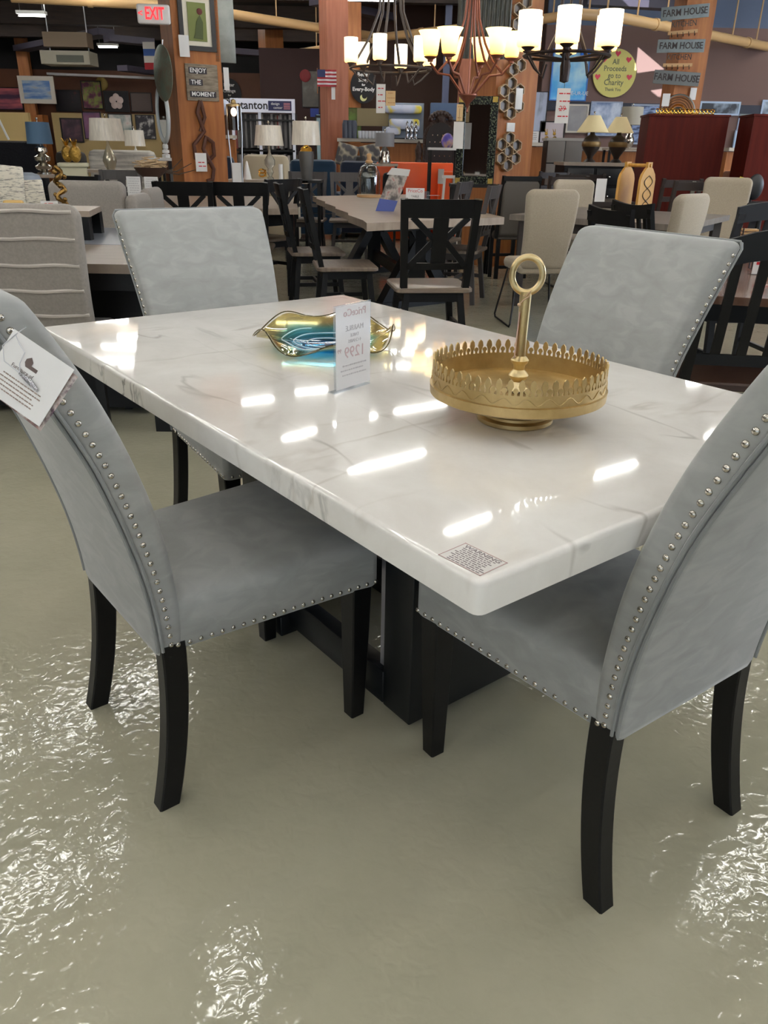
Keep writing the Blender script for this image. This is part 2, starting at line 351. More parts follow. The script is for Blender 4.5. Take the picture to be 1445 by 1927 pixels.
for (x, y), z, lab in (((60, 30), 3.3, 'lit strip light at the upper left corner of the photo'), ((203, 89), 3.1, 'lit strip light above the framed seascape and air unit'), ((697, 1), 3.5, 'lit strip light behind the top of the dark ring chandelier'), ((155, 4), 3.5, 'small far strip light near the top edge left of the exit sign')):
    p = atz(x, y, z); p.y = min(p.y, 21.5)
    if x == 203: p = at(203, 89, 20.5)
    q = dup(first, (p.x, p.y, p.z), 0, lab); del q['group']
    q.scale = ({60: .5, 203: .45, 697: .9, 155: .3}[x], 1, 1)
    for c in q.children:
        if c.name.startswith('hanger'): c.scale = (1, 1, (ZC - p.z) / (ZC - 3.34))

# ------------------------------------------------------------------ marble table
LT, WT, ZT = 1.798, 1.055, .76
tc_ = N_ + U * (LT / 2) + V * (WT / 2)
def marble():
    m = mat('polished_white_marble', (206, 202, 198), .035, coat=.3, spec=.55); nt = m.node_tree; L = nt.links; b = nt.nodes['Principled BSDF']
    b.inputs['Subsurface Weight'].default_value = .0
    tc = nt.nodes['Texture Coordinate']
    base = nt.nodes.new('ShaderNodeTexNoise'); base.inputs['Scale'].default_value = 5; base.inputs['Detail'].default_value = 9; base.inputs['Roughness'].default_value = .6; base.inputs['Distortion'].default_value = .4
    cr = nt.nodes.new('ShaderNodeValToRGB'); cr.color_ramp.elements[0].position = .25; cr.color_ramp.elements[0].color = lin((214, 209, 203)); cr.color_ramp.elements[1].position = .7; cr.color_ramp.elements[1].color = lin((234, 231, 226))
    L.new(tc.outputs['Object'], base.inputs[0]); L.new(base.outputs[0], cr.inputs[0])
    cur = cr.outputs[0]
    def vein(scale, dist, lo, hi, col, amt, sc, detail=4):
        mp = nt.nodes.new('ShaderNodeMapping'); mp.inputs['Scale'].default_value = sc; mp.inputs['Rotation'].default_value = (.3, .2, .9)
        n = nt.nodes.new('ShaderNodeTexNoise'); n.inputs['Scale'].default_value = scale; n.inputs['Detail'].default_value = detail; n.inputs['Distortion'].default_value = dist
        # thin line where the noise crosses a level
        s1 = nt.nodes.new('ShaderNodeMath'); s1.operation = 'SUBTRACT'; s1.inputs[1].default_value = .5
        ab = nt.nodes.new('ShaderNodeMath'); ab.operation = 'ABSOLUTE'
        mr = nt.nodes.new('ShaderNodeMapRange'); mr.inputs[1].default_value = lo; mr.inputs[2].default_value = hi; mr.inputs[3].default_value = amt; mr.inputs[4].default_value = 0
        # veins come and go
        n2 = nt.nodes.new('ShaderNodeTexNoise'); n2.inputs['Scale'].default_value = 3.1; n2.inputs['Detail'].default_value = 2
        m2 = nt.nodes.new('ShaderNodeMapRange'); m2.inputs[1].default_value = .48; m2.inputs[2].default_value = .66
        mu = nt.nodes.new('ShaderNodeMath'); mu.operation = 'MULTIPLY'
        mx = nt.nodes.new('ShaderNodeMix'); mx.data_type = 'RGBA'; mx.inputs[7].default_value = lin(col)
        L.new(tc.outputs['Object'], mp.inputs[0]); L.new(mp.outputs[0], n.inputs[0]); L.new(n.outputs[0], s1.inputs[0]); L.new(s1.outputs[0], ab.inputs[0]); L.new(ab.outputs[0], mr.inputs[0])
        L.new(mp.outputs[0], n2.inputs[0]); L.new(n2.outputs[0], m2.inputs[0]); L.new(mr.outputs[0], mu.inputs[0]); L.new(m2.outputs[0], mu.inputs[1])
        return mu.outputs[0], mx
    for args in ((1.1, .25, .0, .012, (150, 141, 132), .55, (.7, 3.2, 1)), (1.7, .2, .0, .02, (182, 172, 160), .5, (2.6, .8, 1)), (5.5, .9, 0, .022, (108, 108, 106), .9, (1, 1, .5), 6)):
        fac, mx = vein(*args)
        if len(args) == 8:      # the cut edges show the darkest veins
            ge = nt.nodes.new('ShaderNodeNewGeometry'); sx = nt.nodes.new('ShaderNodeSeparateXYZ'); aa = nt.nodes.new('ShaderNodeMath'); aa.operation = 'ABSOLUTE'
            mr = nt.nodes.new('ShaderNodeMapRange'); mr.inputs[1].default_value = .3; mr.inputs[2].default_value = .7; mr.inputs[3].default_value = 1; mr.inputs[4].default_value = .0
            mm = nt.nodes.new('ShaderNodeMath'); mm.operation = 'MULTIPLY'
            L.new(ge.outputs['Normal'], sx.inputs[0]); L.new(sx.outputs[2], aa.inputs[0]); L.new(aa.outputs[0], mr.inputs[0]); L.new(mr.outputs[0], mm.inputs[0]); L.new(fac, mm.inputs[1]); fac = mm.outputs[0]
        L.new(fac, mx.inputs[0]); L.new(cur, mx.inputs[6]); cur = mx.outputs[2]
    L.new(cur, b.inputs['Base Color'])
    return m
tbl = thing('dining_table', 'large white marble slab dining table on a black base in the foreground', 'table', tc_, TH)
def tp(du, dv, z): return (du - LT / 2, -(dv - WT / 2), z)
mb = MB(); loops = []
r_ = .009
for z, q in [(ZT - .052, r_ * .6), (ZT - .052 + r_ * .4, 0.0)] + [(ZT - r_ + r_ * math.sin(R(a)), r_ * (1 - math.cos(R(a)))) for a in (0, 30, 60, 90)] + [(ZT, r_ + .0015), (ZT, r_ + .004), (ZT, .05)]:
    loops.append([Vector((x, y, z)) for x, y in rrect(LT / 2 - q, -WT / 2 + q, WT / 2 - q, max(.004, .014 - q * .5), 4)])
mb.loft(loops); mb.build('marble_top', marble(), tbl, smooth=50)
TBLK = mat('satin_black_wood', (14, 17, 20), .45, bump=(40, .08))
for s in (0, 1):
    u0 = .52 if s == 0 else LT - .52 - .1
    MB().bbox(tp(u0 + .05, WT / 2, .3815 - .02), (.1, .37, .68), .004).build('pedestal', TBLK, tbl)
    us = u0 + .112 if s == 0 else u0 - .012
    MB().box(tp(us, WT / 2, .38), (.030, .345, .6)).build('metal_inlay', mat('grey_metal_strip', (150, 148, 154), .35, .6), tbl)
for v0 in (.36, WT - .36):
    MB().bbox(tp(LT / 2, v0, .075), (.57, .045, .09), .003).build('stretcher', TBLK, tbl)
for u0 in (1.075,):
    for v0 in (.345, WT - .345):
        MB().bbox(tp(u0 + .0, v0, .0305), (.075, .07, .061), .004).build('foot', TBLK, tbl)
MB().bbox(tp(LT / 2, WT / 2, .6875), (1.25, .6, .04), .003).build('apron', TBLK, tbl)
# warning sticker near the corner
st = thing('warning_sticker', 'printed warning sticker stuck on the near corner of the marble table', 'label', (0, 0, 0))
c4 = [atz(x, y, ZT) for x, y in ((823, 1043), (878, 1022), (958, 1060), (900, 1087))]
cc = sum(c4, Vector()) / 4; ax = ((c4[2] + c4[1]) / 2 - (c4[0] + c4[3]) / 2); ax_ = (c4[2] - c4[1]); ww = ax_.length; hh = (c4[1] - c4[0]).length
st.location = (cc.x, cc.y, ZT + .0002); st.rotation_euler = (0, 0, math.atan2(ax_.y, ax_.x))
MB().box((0, 0, .0002), (ww, hh, .0003)).build('film', mat('clear_label_film', (214, 210, 206), .12), st)
mb = MB()
for s in (-1, 1): mb.box((0, s * (hh / 2 - .001), .0005), (ww, .0008, .0002)); mb.box((s * (ww / 2 - .001), 0, .0005), (.0008, hh, .0002))
mb.build('border', mat('dull_red_print', (150, 104, 102), .6), st)
LBI = mat('label_print', (120, 112, 112), .6)
text('heading', 'WARNING', .0105, LBI, st, (0, hh * .36, .0005), (0, 0, 0), .0001, 1.2, bold=.0002)
MB_lines(st, 'small_print', LBI, -ww * .42, ww * .42, hh * .24, -hh * .42, 9, .0022, flat=True)

# ------------------------------------------------------------------ grey velvet chairs
def velvet():
    m = mat('grey_velvet', (128, 131, 131), .75, sheen=.4, spec=.2); nt = m.node_tree; L = nt.links; b = nt.nodes['Principled BSDF']
    b.inputs['Sheen Roughness'].default_value = .35; b.inputs['Sheen Tint'].default_value = (.9, .9, .9, 1)
    tc = nt.nodes['Texture Coordinate']; mp = nt.nodes.new('ShaderNodeMapping'); mp.inputs['Rotation'].default_value = (.3, .9, .4); mp.inputs['Scale'].default_value = (1, 1, 2.2)
    n = nt.nodes.new('ShaderNodeTexNoise'); n.inputs['Scale'].default_value = 13; n.inputs['Detail'].default_value = 7; n.inputs['Distortion'].default_value = .8
    cr = nt.nodes.new('ShaderNodeValToRGB'); e = cr.color_ramp.elements
    e[0].position = .28; e[0].color = lin((145, 145, 143)); e[1].position = .62; e[1].color = lin((159, 159, 157)); q = e.new(.5); q.color = lin((152, 153, 151))
    L.new(tc.outputs['Object'], mp.inputs[0]); L.new(mp.outputs[0], n.inputs[0]); L.new(n.outputs[0], cr.inputs[0]); L.new(cr.outputs[0], b.inputs['Base Color'])
    n2 = nt.nodes.new('ShaderNodeTexNoise'); n2.inputs['Scale'].default_value = 18; n2.inputs['Detail'].default_value = 4
    bp = nt.nodes.new('ShaderNodeBump'); bp.inputs['Strength'].default_value = .05; bp.inputs['Distance'].default_value = .003
    L.new(tc.outputs['Object'], n2.inputs[0]); L.new(n2.outputs[0], bp.inputs['Height']); L.new(bp.outputs[0], b.inputs['Normal'])
    return m
VEL = velvet(); VWELT = mat('grey_velvet_welt', (130, 132, 132), .75, sheen=.4); NAIL = mat('nickel_nailhead', (196, 190, 180), .2, 1.0)
def interp(tab, z):
    if z <= tab[0][0]: return tab[0][1]
    for (a, p), (b, q) in zip(tab, tab[1:]):
        if z <= b: return p + (q - p) * (z - a) / (b - a)
    (a, p), (b, q) = tab[-2:]; return q + (q - p) / (b - a) * (z - b)
PN = [(.345, .033), (.37, .033), (.412, .030), (.454, .026), (.495, .020), (.536, .013), (.578, .003), (.617, -.007), (.658, -.017), (.697, -.030), (.735, -.041), (.774, -.054), (.81, -.071), (.849, -.088), (.885, -.105), (.992, -.159), (1.045, -.186)]
PF = [(.345, .072), (.374, .072), (.448, .069), (.516, .062), (.602, .049), (.668, .034), (.739, .013), (.8, -.008), (.87, -.036), (.936, -.069), (.996, -.103), (1.045, -.132)]
def smooth3(tab):      # resample and smooth a profile
    zs = [.345 + i * (1.045 - .345) / 28 for i in range(29)]; y = [interp(tab, z) for z in zs]
    for _ in range(3): y = [y[0]] + [(y[i - 1] + 2 * y[i] + y[i + 1]) / 4 for i in range(1, 28)] + [y[-1]]
    return list(zip(zs, y))
PN = smooth3(PN); PF = smooth3(PF)
def halfw(z): return .203 + (z - .356) * .072
def nailset(mb, pts, r=.0058):
    for p, nrm in pts:
        nrm = Vector(nrm).normalized(); x = nrm.orthogonal().normalized(); y = nrm.cross(x); p = Vector(p)
        mb.loft([[p + (x * math.cos(a * math.pi / 4) + y * math.sin(a * math.pi / 4)) * r * math.cos(t) + nrm * r * .75 * math.sin(t) for a in range(8)] for t in (0, .5, 1.0, 1.4)])
def velvet_chair(label, loc, rz):
    t = thing('velvet_dining_chair', label, 'chair', loc, rz)
    # backrest
    loops = []; zs = [.345 + .7 * i / 40 for i in range(41)]
    def sec(z, q, zz=None):
        yf = interp(PF, z); yr = interp(PN, z) - .016; hw = halfw(z)
        pts = rrect(hw - q, yr + q, yf - q, .018, 5); out = []
        for x, y in pts:
            k = 1 - (x / hw) ** 2
            if y > (yf + yr) / 2: y += .010 * k * (1 if q < .012 else .6)
            else: y -= .010 * k
            out.append(Vector((x, y, z if zz is None else zz)))
        return out
    loops.append(sec(.345, .012)); loops.append(sec(.348, .003))
    for z in zs[1:-1]:
        if z > 1.024: break
        loops.append(sec(z, 0))
    for a in (15, 35, 55, 75, 88):
        q = .022 * (1 - math.cos(R(a))); z = 1.045 - .022 + .022 * math.sin(R(a)); loops.append(sec(z, q))
    mb = MB(); mb.loft(loops); bk = mb.build('backrest', VEL, t, smooth=60)
    # double welt round the rear panel
    mb = MB()
    for off, dx in ((-.008, .0015), (-.016, -.0035)):
        path = []
        for z in zs[1:-1]: path.append((halfw(z) + dx, interp(PN, z) + off, z))
        top = [(x, interp(PN, 1.04) + off, 1.043 + dx) for x in (halfw(1.04) - .01, 0, -halfw(1.04) + .01)]
        path = path + top + [(-x, y, z) for x, y, z in reversed(path[:len(zs) - 2])]
        mb.tube(path, .0034, 6)
    mb.build('welt', VWELT, bk)
    for s in (-1, 1):
        mb = MB(); pts = []; z = .372
        while z < 1.03:
            yn = interp(PN, z) + .010; pts.append(((s * (halfw(z) + .0), yn, z), (s, 0, 0)))
            dy = (interp(PN, z + .01) - interp(PN, z - .01)) / .02; z += .0212 / math.sqrt(1 + dy * dy)
        pts.append(((s * halfw(.362), .056, .366), (s, 0, 0)))
        nailset(mb, pts); mb.build('nailhead_trim', NAIL, bk)
    # seat
    mb = MB(); loops = []
    def ssec(q, z, crown=0.0):
        y0, y1 = .045, .522; out = []
        for x, y in rrect(.5, -.5, .5, .045, 5):
            yy = (y0 + y1) / 2 + y * (y1 - y0 - 2 * q); hw = (.201 + (yy - y0) / (y1 - y0) * .034) - q
            out.append(Vector((x * 2 * hw, yy, z + crown * (1 - (x * 1.2) ** 2) * .02)))
        return out
    for q, z in ((.012, .352), (.003, .353), (0, .358), (0, .40), (0, .436), (.002, .447), (.008, .458), (.018, .465), (.035, .471), (.07, .478), (.12, .484), (.17, .487), (.2, .488)): loops.append(ssec(q, z))
    mb.loft(loops); seat = mb.build('seat', VEL, t, smooth=60)
    mb = MB(); pts = []
    for s in (-1, 1):
        for i in range(20):
            y = .080 + i * .0226; hw = .201 + (y - .045) / .477 * .034; pts.append(((s * hw, y, .364), (s, 0, 0)))
    for i in range(19): pts.append(((-.212 + i * .02355, .522, .364), (0, 1, 0)))
    nailset(mb, pts, .0052); mb.build('nailhead_trim', NAIL, seat)
    # legs
    for s in (-1, 1):
        mb = MB(); loops = []
        for k in range(13):
            z = .37 * (1 - k / 12); y = .047 - .375 * (.37 - z) ** 2; x = .186 + .015 * k / 12; dy = .050 - .006 * k / 12
            loops.append([Vector((s * x + a, y + b, z)) for a, b in rrect(.0185, -dy / 2, dy / 2, .003, 1)])
        mb.loft(loops); mb.build('leg', BLACKW, t, smooth=25)
        mb = MB(); loops = []
        for z, y, x, w_ in ((.36, .478, .204, .052), (.2, .476, .203, .046), (.0, .473, .202, .036)):
            loops.append([Vector((s * x + a, y + b, z)) for a, b in rrect(w_ / 2, -w_ / 2, w_ / 2, .003, 1)])
        mb.loft(loops); mb.build('leg', BLACKW, t, smooth=25)
    return t
def place(ou, ov, d, da):
    o = N_ + U * ou + V * ov; return (o.x, o.y, 0), math.atan2(d.y, d.x) + da - math.pi / 2
p, rz = place(.855, -.19, V, .010); CH1 = velvet_chair('grey velvet nailhead chair with a paper hang tag, left of the marble table', p, rz)
p, rz = place(-.038, .535, U, -.040); c = dup(CH1, p, rz, 'grey velvet nailhead chair at the near right end of the marble table, seen from behind')
p, rz = place(1.865, .59, -U, -.050); c = dup(CH1, p, rz, 'grey velvet nailhead chair at the far left end of the marble table, facing the camera')
p, rz = place(.743, 1.149, -V, -.114); c = dup(CH1, p, rz, 'grey velvet nailhead chair at the far right side of the table, behind the gold tray')
# ------------------------------------------------------------------ things on the marble table
# gold cake stand with a crown rim
gs = thing('cake_stand', 'round gold tray stand with a crown rim and ring handle on the marble table', 'cake stand', (.250, 1.458, ZT))
MB().lathe([(.02, .0), (.069, .0), (.073, .003), (.073, .010), (.069, .013), (.066, .014), (.066, .019), (.062, .022), (.05, .024), (.042, .03), (.036, .042), (.05, .05)], n=48).build('foot', GOLD, gs, smooth=35)
RT = .166
MB().lathe([(.03, .046), (.10, .046), (RT - .01, .050), (RT, .055), (RT + .001, .072), (RT - .003, .073), (RT - .003, .094), (RT - .006, .094), (RT - .006, .062), (RT - .03, .060), (RT - .034, .058), (.0, .058)], n=96).build('tray', GOLD, gs, smooth=35)
mb = MB()
n = 52
for k in range(n):
    a = 2 * math.pi * k / n; wd = 2 * math.pi * (RT - .0045) / n
    for tall, aa in ((1, a), (0, a + math.pi / n)):
        h = .028 if tall else .013; w_ = wd * (.30 if tall else .26)
        prof = [(-w_ * .5, -.002), (w_ * .5, -.002), (w_ * .45, h * .25), (w_ * 1.0, h * .55), (w_ * .7, h * .85), (0, h), (-w_ * .7, h * .85), (-w_ * 1.0, h * .55), (-w_ * .45, h * .25)]
        mb.T = Matrix.Rotation(aa, 4, 'Z') @ Matrix.Translation((0, -(RT - .0045), .094)); mb.prism(prof, .0028)
mb.T = Matrix.Identity(4); mb.build('crown_rim', GOLD, gs, smooth=30)
mb = MB()
for k in range(26):      # engraved scrolls on the band
    a = 2 * math.pi * k / 26; pts = []
    for i in range(9):
        b = a + i / 8 * 2 * math.pi / 26; rr = RT - .0022; pts.append((rr * math.cos(b), rr * math.sin(b), .083 + .006 * math.sin(i / 8 * 2 * math.pi)))
    mb.tube(pts, .0009, 5)
mb.build('scrollwork', GOLD, gs)
mb = MB(); mb.lathe([(.0, .058), (.016, .058), (.022, .062), (.020, .067), (.012, .071), (.010, .077), (.017, .084), (.019, .089), (.016, .094), (.010, .100), (.011, .108), (.016, .114), (.017, .118), (.013, .123), (.0095, .126), (.0095, .16), (.0102, .2), (.0108, .236), (.011, .243), (0, .244)], n=20)
mb.tube([(.027 * math.cos(a), 0, .272 + .031 * math.sin(a)) for a in [2 * math.pi * i / 36 for i in range(36)]], .0062, 10, closed=True)
mb.build('handle', mat('antique_gold', (208, 190, 148), .3, .95, noise=(20, (188, 166, 118))), gs, smooth=45, rz=R(-6))
mb = MB(); mb.tube([(.006, -.012, .241), (.004, -.0125, .236), (-.006, -.012, .229), (-.012, -.0125, .222)], .0012, 6); mb.tube([(-.012, .004, .238), (-.003, -.0125, .236), (.008, -.008, .246)], .001, 6)
mb.ball((-.0125, -.0125, .2215), .0032, 8, 6); mb.build('string', mat('tan_string', (190, 160, 130), .8), gs)
MB().box((-.0105, -.006, .165), (.0012, .005, .085), rot=Matrix.Rotation(R(2), 3, 'Y')).build('price_tag', mat('pale_pink_card', (206, 172, 160), .6), gs)

# wavy glass bowl
def bowlmat():
    m = thin('amber_and_blue_glass', (255, 255, 255), .10, .6); nt = m.node_tree; b = nt.nodes['Transparent BSDF']; L = nt.links
    tc = nt.nodes.new('ShaderNodeTexCoord'); mp = nt.nodes.new('ShaderNodeMapping'); mp.inputs['Scale'].default_value = (1, 1, 0)
    ln = nt.nodes.new('ShaderNodeVectorMath'); ln.operation = 'LENGTH'
    cr = nt.nodes.new('ShaderNodeValToRGB'); e = cr.color_ramp.elements
    e[0].position = .03; e[0].color = lin((150, 222, 246)); e[1].position = .5; e[1].color = lin((234, 220, 170))
    for p_, c_ in ((.24, (140, 216, 242)), (.31, (170, 226, 228)), (.38, (232, 226, 192))):
        q = e.new(p_); q.color = lin(c_)
    mu = nt.nodes.new('ShaderNodeMath'); mu.operation = 'MULTIPLY'; mu.inputs[1].default_value = 2.6
    L.new(tc.outputs['Object'], mp.inputs[0]); L.new(mp.outputs[0], ln.inputs[0]); L.new(ln.outputs['Value'], mu.inputs[0]); L.new(mu.outputs[0], cr.inputs[0]); L.new(cr.outputs[0], b.inputs[0])
    return m
NB = 96; rings = 22
def bowlpt(r, a, th):
    t = r / .182; z = .008 + .036 * t ** 2.2 + .011 * t * t * math.sin(a) + (.017 * t ** 4) * math.cos(5 * a + .55) + .006 * t ** 4 * math.cos(3 * a + 1)
    rr = r * (1 + .05 * t ** 3 * math.cos(5 * a + 3.6)); return Vector((rr * math.cos(a), rr * math.sin(a), z + th))
mb = MB(); loops = [[bowlpt(.182 * (i + .15) / rings, 2 * math.pi * k / NB, .0035) for k in range(NB)] for i in range(rings)]
loops += [[bowlpt(.182 * (i + .15) / rings, 2 * math.pi * k / NB, -.0015) for k in range(NB)] for i in reversed(range(rings))]
mb.loft(loops); gb = mb.build('glass_bowl', bowlmat(), None, (-.158, 2.04, ZT), smooth=80)
tag(gb, 'wavy edged glass bowl, amber rim and blue centre, on the marble table', 'bowl')
MB().lathe([(.0, .0), (.062, .0), (.064, .003), (.058, .010), (.0, .0105)], n=48).build('base_ring', thin('blue_glass', (190, 232, 248)), gb)
mb = MB(); mb.tube([bowlpt(.1825, 2 * math.pi * k / NB, .001) for k in range(NB)], .0017, 6, closed=True); mb.build('rim', mat('smoky_amber_glass', (120, 104, 62), .05, trans=.5), gb)
mb = MB()
for k in range(3):
    r0 = (.05, .085, .115)[k]
    mb.tube([bowlpt(r0, a / 60 * 2 * math.pi * .9 + k, .0045) for a in range(61)], .0011, 5)
mb.build('swirl', mat('milky_glass', (225, 240, 245), .1), gb)

# acrylic price sign, its print turned away from the camera
a0 = Vector((-.108, 1.607, ZT)); a1 = Vector((-.035, 1.70, ZT)); d_ = a1 - a0; wd = d_.length
sg = thing('acrylic_sign', 'clear acrylic price sign standing beside the glass bowl, seen from behind', 'sign', (a0 + a1) / 2, math.atan2(d_.y, d_.x))
ACR = thin('clear_acrylic', (246, 249, 252), .05, .5)
MB().box((0, .0022, .0915), (wd, .002, .183)).build('front_plate', ACR, sg); 
MB().box((0, .012, .001), (wd, .018, .002)).build('base_plate', ACR, sg)
MB().box((0, -.0005, .094), (wd * .94, .0006, .172)).build('paper', mat('thin_white_paper', (214, 212, 212), .3, coat=.6), sg)
FG = mat('faint_grey_print', (184, 180, 182), .4); FR = mat('faint_red_print', (192, 166, 168), .4)
MR = (R(90), 0, R(180))
for s_, z, sz, mm in (('PriceCo', .165, .022, FR), ('MARBLE', .133, .016, FG), ('TABLE', .118, .010, FG), ('4 CHAIRS', .106, .010, FG), ('1299', .082, .034, FR)):
    text('lettering', s_, sz, mm, sg, (.004, -.0012, z), MR, .0002)
text('lettering', '99', .013, FR, sg, (-.045, -.0012, .089), MR, .0002)
MB_lines(sg, 'small_print', FG, -.045, .045, .056, .036, 3, .003, y=-.0012)

# hang tag on the left chair
c1o, _ = place(.855, -.19, V, .010); c1o = Vector(c1o)
tagp = [at(x, y, Yd) for (x, y), Yd in (((30, 620), 1.055), ((143, 697), 1.02), ((70, 803), .995), ((-40, 722), 1.03))]
cen = sum(tagp, Vector()) / 4; ex = (tagp[1] - tagp[0]); ez = (tagp[0] - tagp[3]); wx = ex.length; wz = ez.length; ex.normalize(); nn = ex.cross(ez).normalized(); ezz = nn.cross(ex)
tg = thing('hang_tag', 'white folded furniture hang tag with a string, hung on the left velvet chair', 'tag')
M4 = Matrix((ex, -nn, ezz)).transposed().to_4x4(); M4.translation = cen; tg.matrix_world = M4
mb = MB(); mb.prism([(-wx / 2, -wz / 2), (wx / 2, -wz / 2), (wx / 2, wz / 2), (-wx / 2, wz / 2)], .0006); mb.build('front_leaf', PAPER, tg)
mb = MB(); mb.T = Matrix.Translation((.004, .006, -.003)) @ Matrix.Rotation(R(3), 4, 'Y'); mb.prism([(-wx / 2, -wz / 2), (wx / 2, -wz / 2), (wx / 2, wz / 2), (-wx / 2, wz / 2)], .0008); mb.build('back_leaf', art('tag_photo', [(60, 40, 60), (150, 120, 110), (200, 190, 185), (90, 70, 80)], 60), tg)
BRN = mat('dark_brown_print', (92, 78, 74), .6)
mb = MB(); mb.prism([(x * .62 - .006, z * .62 + .010) for x, z in [(-.012, .018), (-.003, .026), (.006, .018), (.006, .010), (.024, .010), (.024, .002), (-.006, .002), (-.012, .010)]], .0004, off=-.0007); mb.build('logo', BRN, tg)
text('lettering', 'Furniture of', .0075, BRN, tg, (-.010, -.0008, .004), (R(90), 0, 0), .0001)
MB_lines(tg, 'small_print', mat('brown_small_print', (150, 132, 120), .6), -wx * .34, wx * .3, -wz * .12, -wz * .36, 5, .0016, y=-.0008)
mb = MB(); mb.tube([(-wx * .40, .004, wz * .62), (-wx * .44, -.001, wz * .44), (-wx * .30, -.004, wz * .36), (-wx * .18, -.004, wz * .30), (-wx * .16, -.004, wz * .12), (-.01, -.003, .0)], .0007, 6); mb.tube([(-wx * .44, -.001, wz * .44), (-wx * .5, -.003, wz * .2), (-wx * .36, -.004, wz * .02), (-.01, -.003, .0)], .0007, 6); mb.build('string', mat('silver_string', (200, 200, 205), .4, .5), tg)
mb = MB(); mb.tube([(-.01, -.003, 0), (.01, -.004, -.002), (.026, -.004, -.006)], [.002, .0045, .002], 6); mb.build('silver_clip', mat('silver_foil', (190, 190, 195), .25, .8, bump=(600, .6)), tg)

# ------------------------------------------------------------------ dining furniture behind
def cross_chair(label, loc, rz, seatm=None, frame=None, group=None, hz=.98):
    """farmhouse chair, cross braces in the back; faces +y"""
    fm = frame or BLACKW; t = thing('cross_back_chair', label, 'chair', loc, rz, group)
    mb = MB(); lp = []
    for z, q in ((.428, .012), (.434, 0), (.452, 0), (.46, .008)): lp.append([Vector((x, y, z)) for x, y in rrect(.245 - q, -.225 + q, .225 - q, .05, 5)])
    mb.loft(lp); mb.build('seat', seatm or GREYWOOD, t)
    def bp(s, z): return (s * (.195 + (z - .45) * .05), -.19 - (z - .45) * .2, z)
    for s in (-1, 1): MB().beam(bp(s, .44), bp(s, hz), .042, .036, (0, 1, 0)).build('back_post', fm, t)
    def rail(z0, z1, nm):
        mb = MB(); pts = []
        for z in (z0, z1):
            for th in (-.011, .011):
                pts.append([Vector((x, bp(1, z)[1] - .03 * (1 - (x / .22) ** 2) + th, z)) for x in [(-1 + 2 * i / 8) * bp(1, z)[0] for i in range(9)]])
        a, b, c, d = pts
        for i in range(8): mb.add([a[i], a[i + 1], c[i + 1], c[i], b[i], b[i + 1], d[i + 1], d[i]], [(0, 1, 2, 3), (7, 6, 5, 4), (3, 2, 6, 7), (1, 0, 4, 5)])
        return mb.build(nm, fm, t)
    rail(hz - .105, hz, 'top_rail'); rail(.575, .615, 'lower_rail')
    MB().beam((0, -.245, .60), (0, -.31, hz - .1), .09, .014, (0, 1, 0)).build('splat', fm, t)
    for s in (-1, 1):
        MB().beam((s * .04, -.27, .74), (s * .17, -.24, .60), .034, .016, (0, 1, 0)).build('cross_brace', fm, t)
        MB().beam((s * .04, -.275, .76), (s * .17, -.29, hz - .1), .034, .016, (0, 1, 0)).build('cross_brace', fm, t)
    for sx in (-1, 1):
        for sy in (-1, 1): MB().beam((sx * .17, sy * .16, .43), (sx * .215, sy * .205, 0), .038, .038, (0, 1, 0)).build('leg', fm, t)
    MB().box((0, 0, .40), (.38, .36, .06)).build('apron', fm, t)
    mb = MB()
    for s in (-1, 1): mb.box((s * .195, 0, .2), (.02, .38, .03))
    mb.box((0, 0, .2), (.38, .02, .03)); mb.build('stretcher', fm, t)
    return t
def slat_chair(label, loc, rz, slats=5, hz=1.0, m=None, w=.46, arch=.05, seatm=None, group=None):
    m = m or BLACKW; t = thing('slat_back_chair', label, 'chair', loc, rz, group)
    mb = MB(); lp = []
    for z, q in ((.43, .01), (.435, 0), (.455, 0), (.462, .006)): lp.append([Vector((x, y, z)) for x, y in rrect(w / 2 + .01 - q, -.22 + q, .22 - q, .06, 4)])
    mb.loft(lp); mb.build('seat', seatm or m, t)
    bp = lambda s, z: (s * (w / 2 - .02), -.2 - max(0, z - .45) * .22 - max(0, .45 - z) * .12, z)
    for s in (-1, 1):
        MB().beam(bp(s, 0), bp(s, .45), .036, .036, (0, 1, 0)).build('leg', m, t); MB().beam(bp(s, .45), bp(s, hz - .03), .036, .03, (0, 1, 0)).build('back_post', m, t)
        MB().beam((s * (w / 2 - .02), .19, 0), (s * (w / 2 - .02), .19, .44), .036, .036, (0, 1, 0)).build('leg', m, t)
    mb = MB(); y = bp(1, hz - .05)[1]; lp = []
    top = [(x * w / 2, hz + arch * (1 - x * x)) for x in (-1, -.75, -.5, -.25, 0, .25, .5, .75, 1)]
    bot = [(x * w / 2, hz - .085 + arch * .8 * (1 - x * x)) for x in (1, .75, .5, .25, 0, -.25, -.5, -.75, -1)]
    for i in range(8): mb.prism([top[i], top[i + 1], bot[7 - i], bot[8 - i]], .024, off=y)
    mb.build('top_rail', m, t)
    MB().box((0, bp(1, .55)[1], .55), (w - .04, .02, .04)).build('lower_rail', m, t)
    for i in range(slats):
        x = (-.5 + (i + 1) / (slats + 1)) * (w - .03); MB().beam((x, bp(1, .55)[1], .55), (x, bp(1, hz)[1] + .01, hz - .03 + arch * .7 * (1 - (2 * x / w) ** 2)), .034, .012, (0, 1, 0)).build('slat', m, t)
    mb = MB(); mb.box((0, .19, .39), (w - .06, .02, .06)); mb.box((0, -.2, .39), (w - .06, .02, .06))
    for s in (-1, 1): mb.box((s * (w / 2 - .02), 0, .39), (.02, .36, .06)); mb.box((s * (w / 2 - .02), 0, .18), (.02, .38, .025))
    mb.build('apron', m, t)
    return t
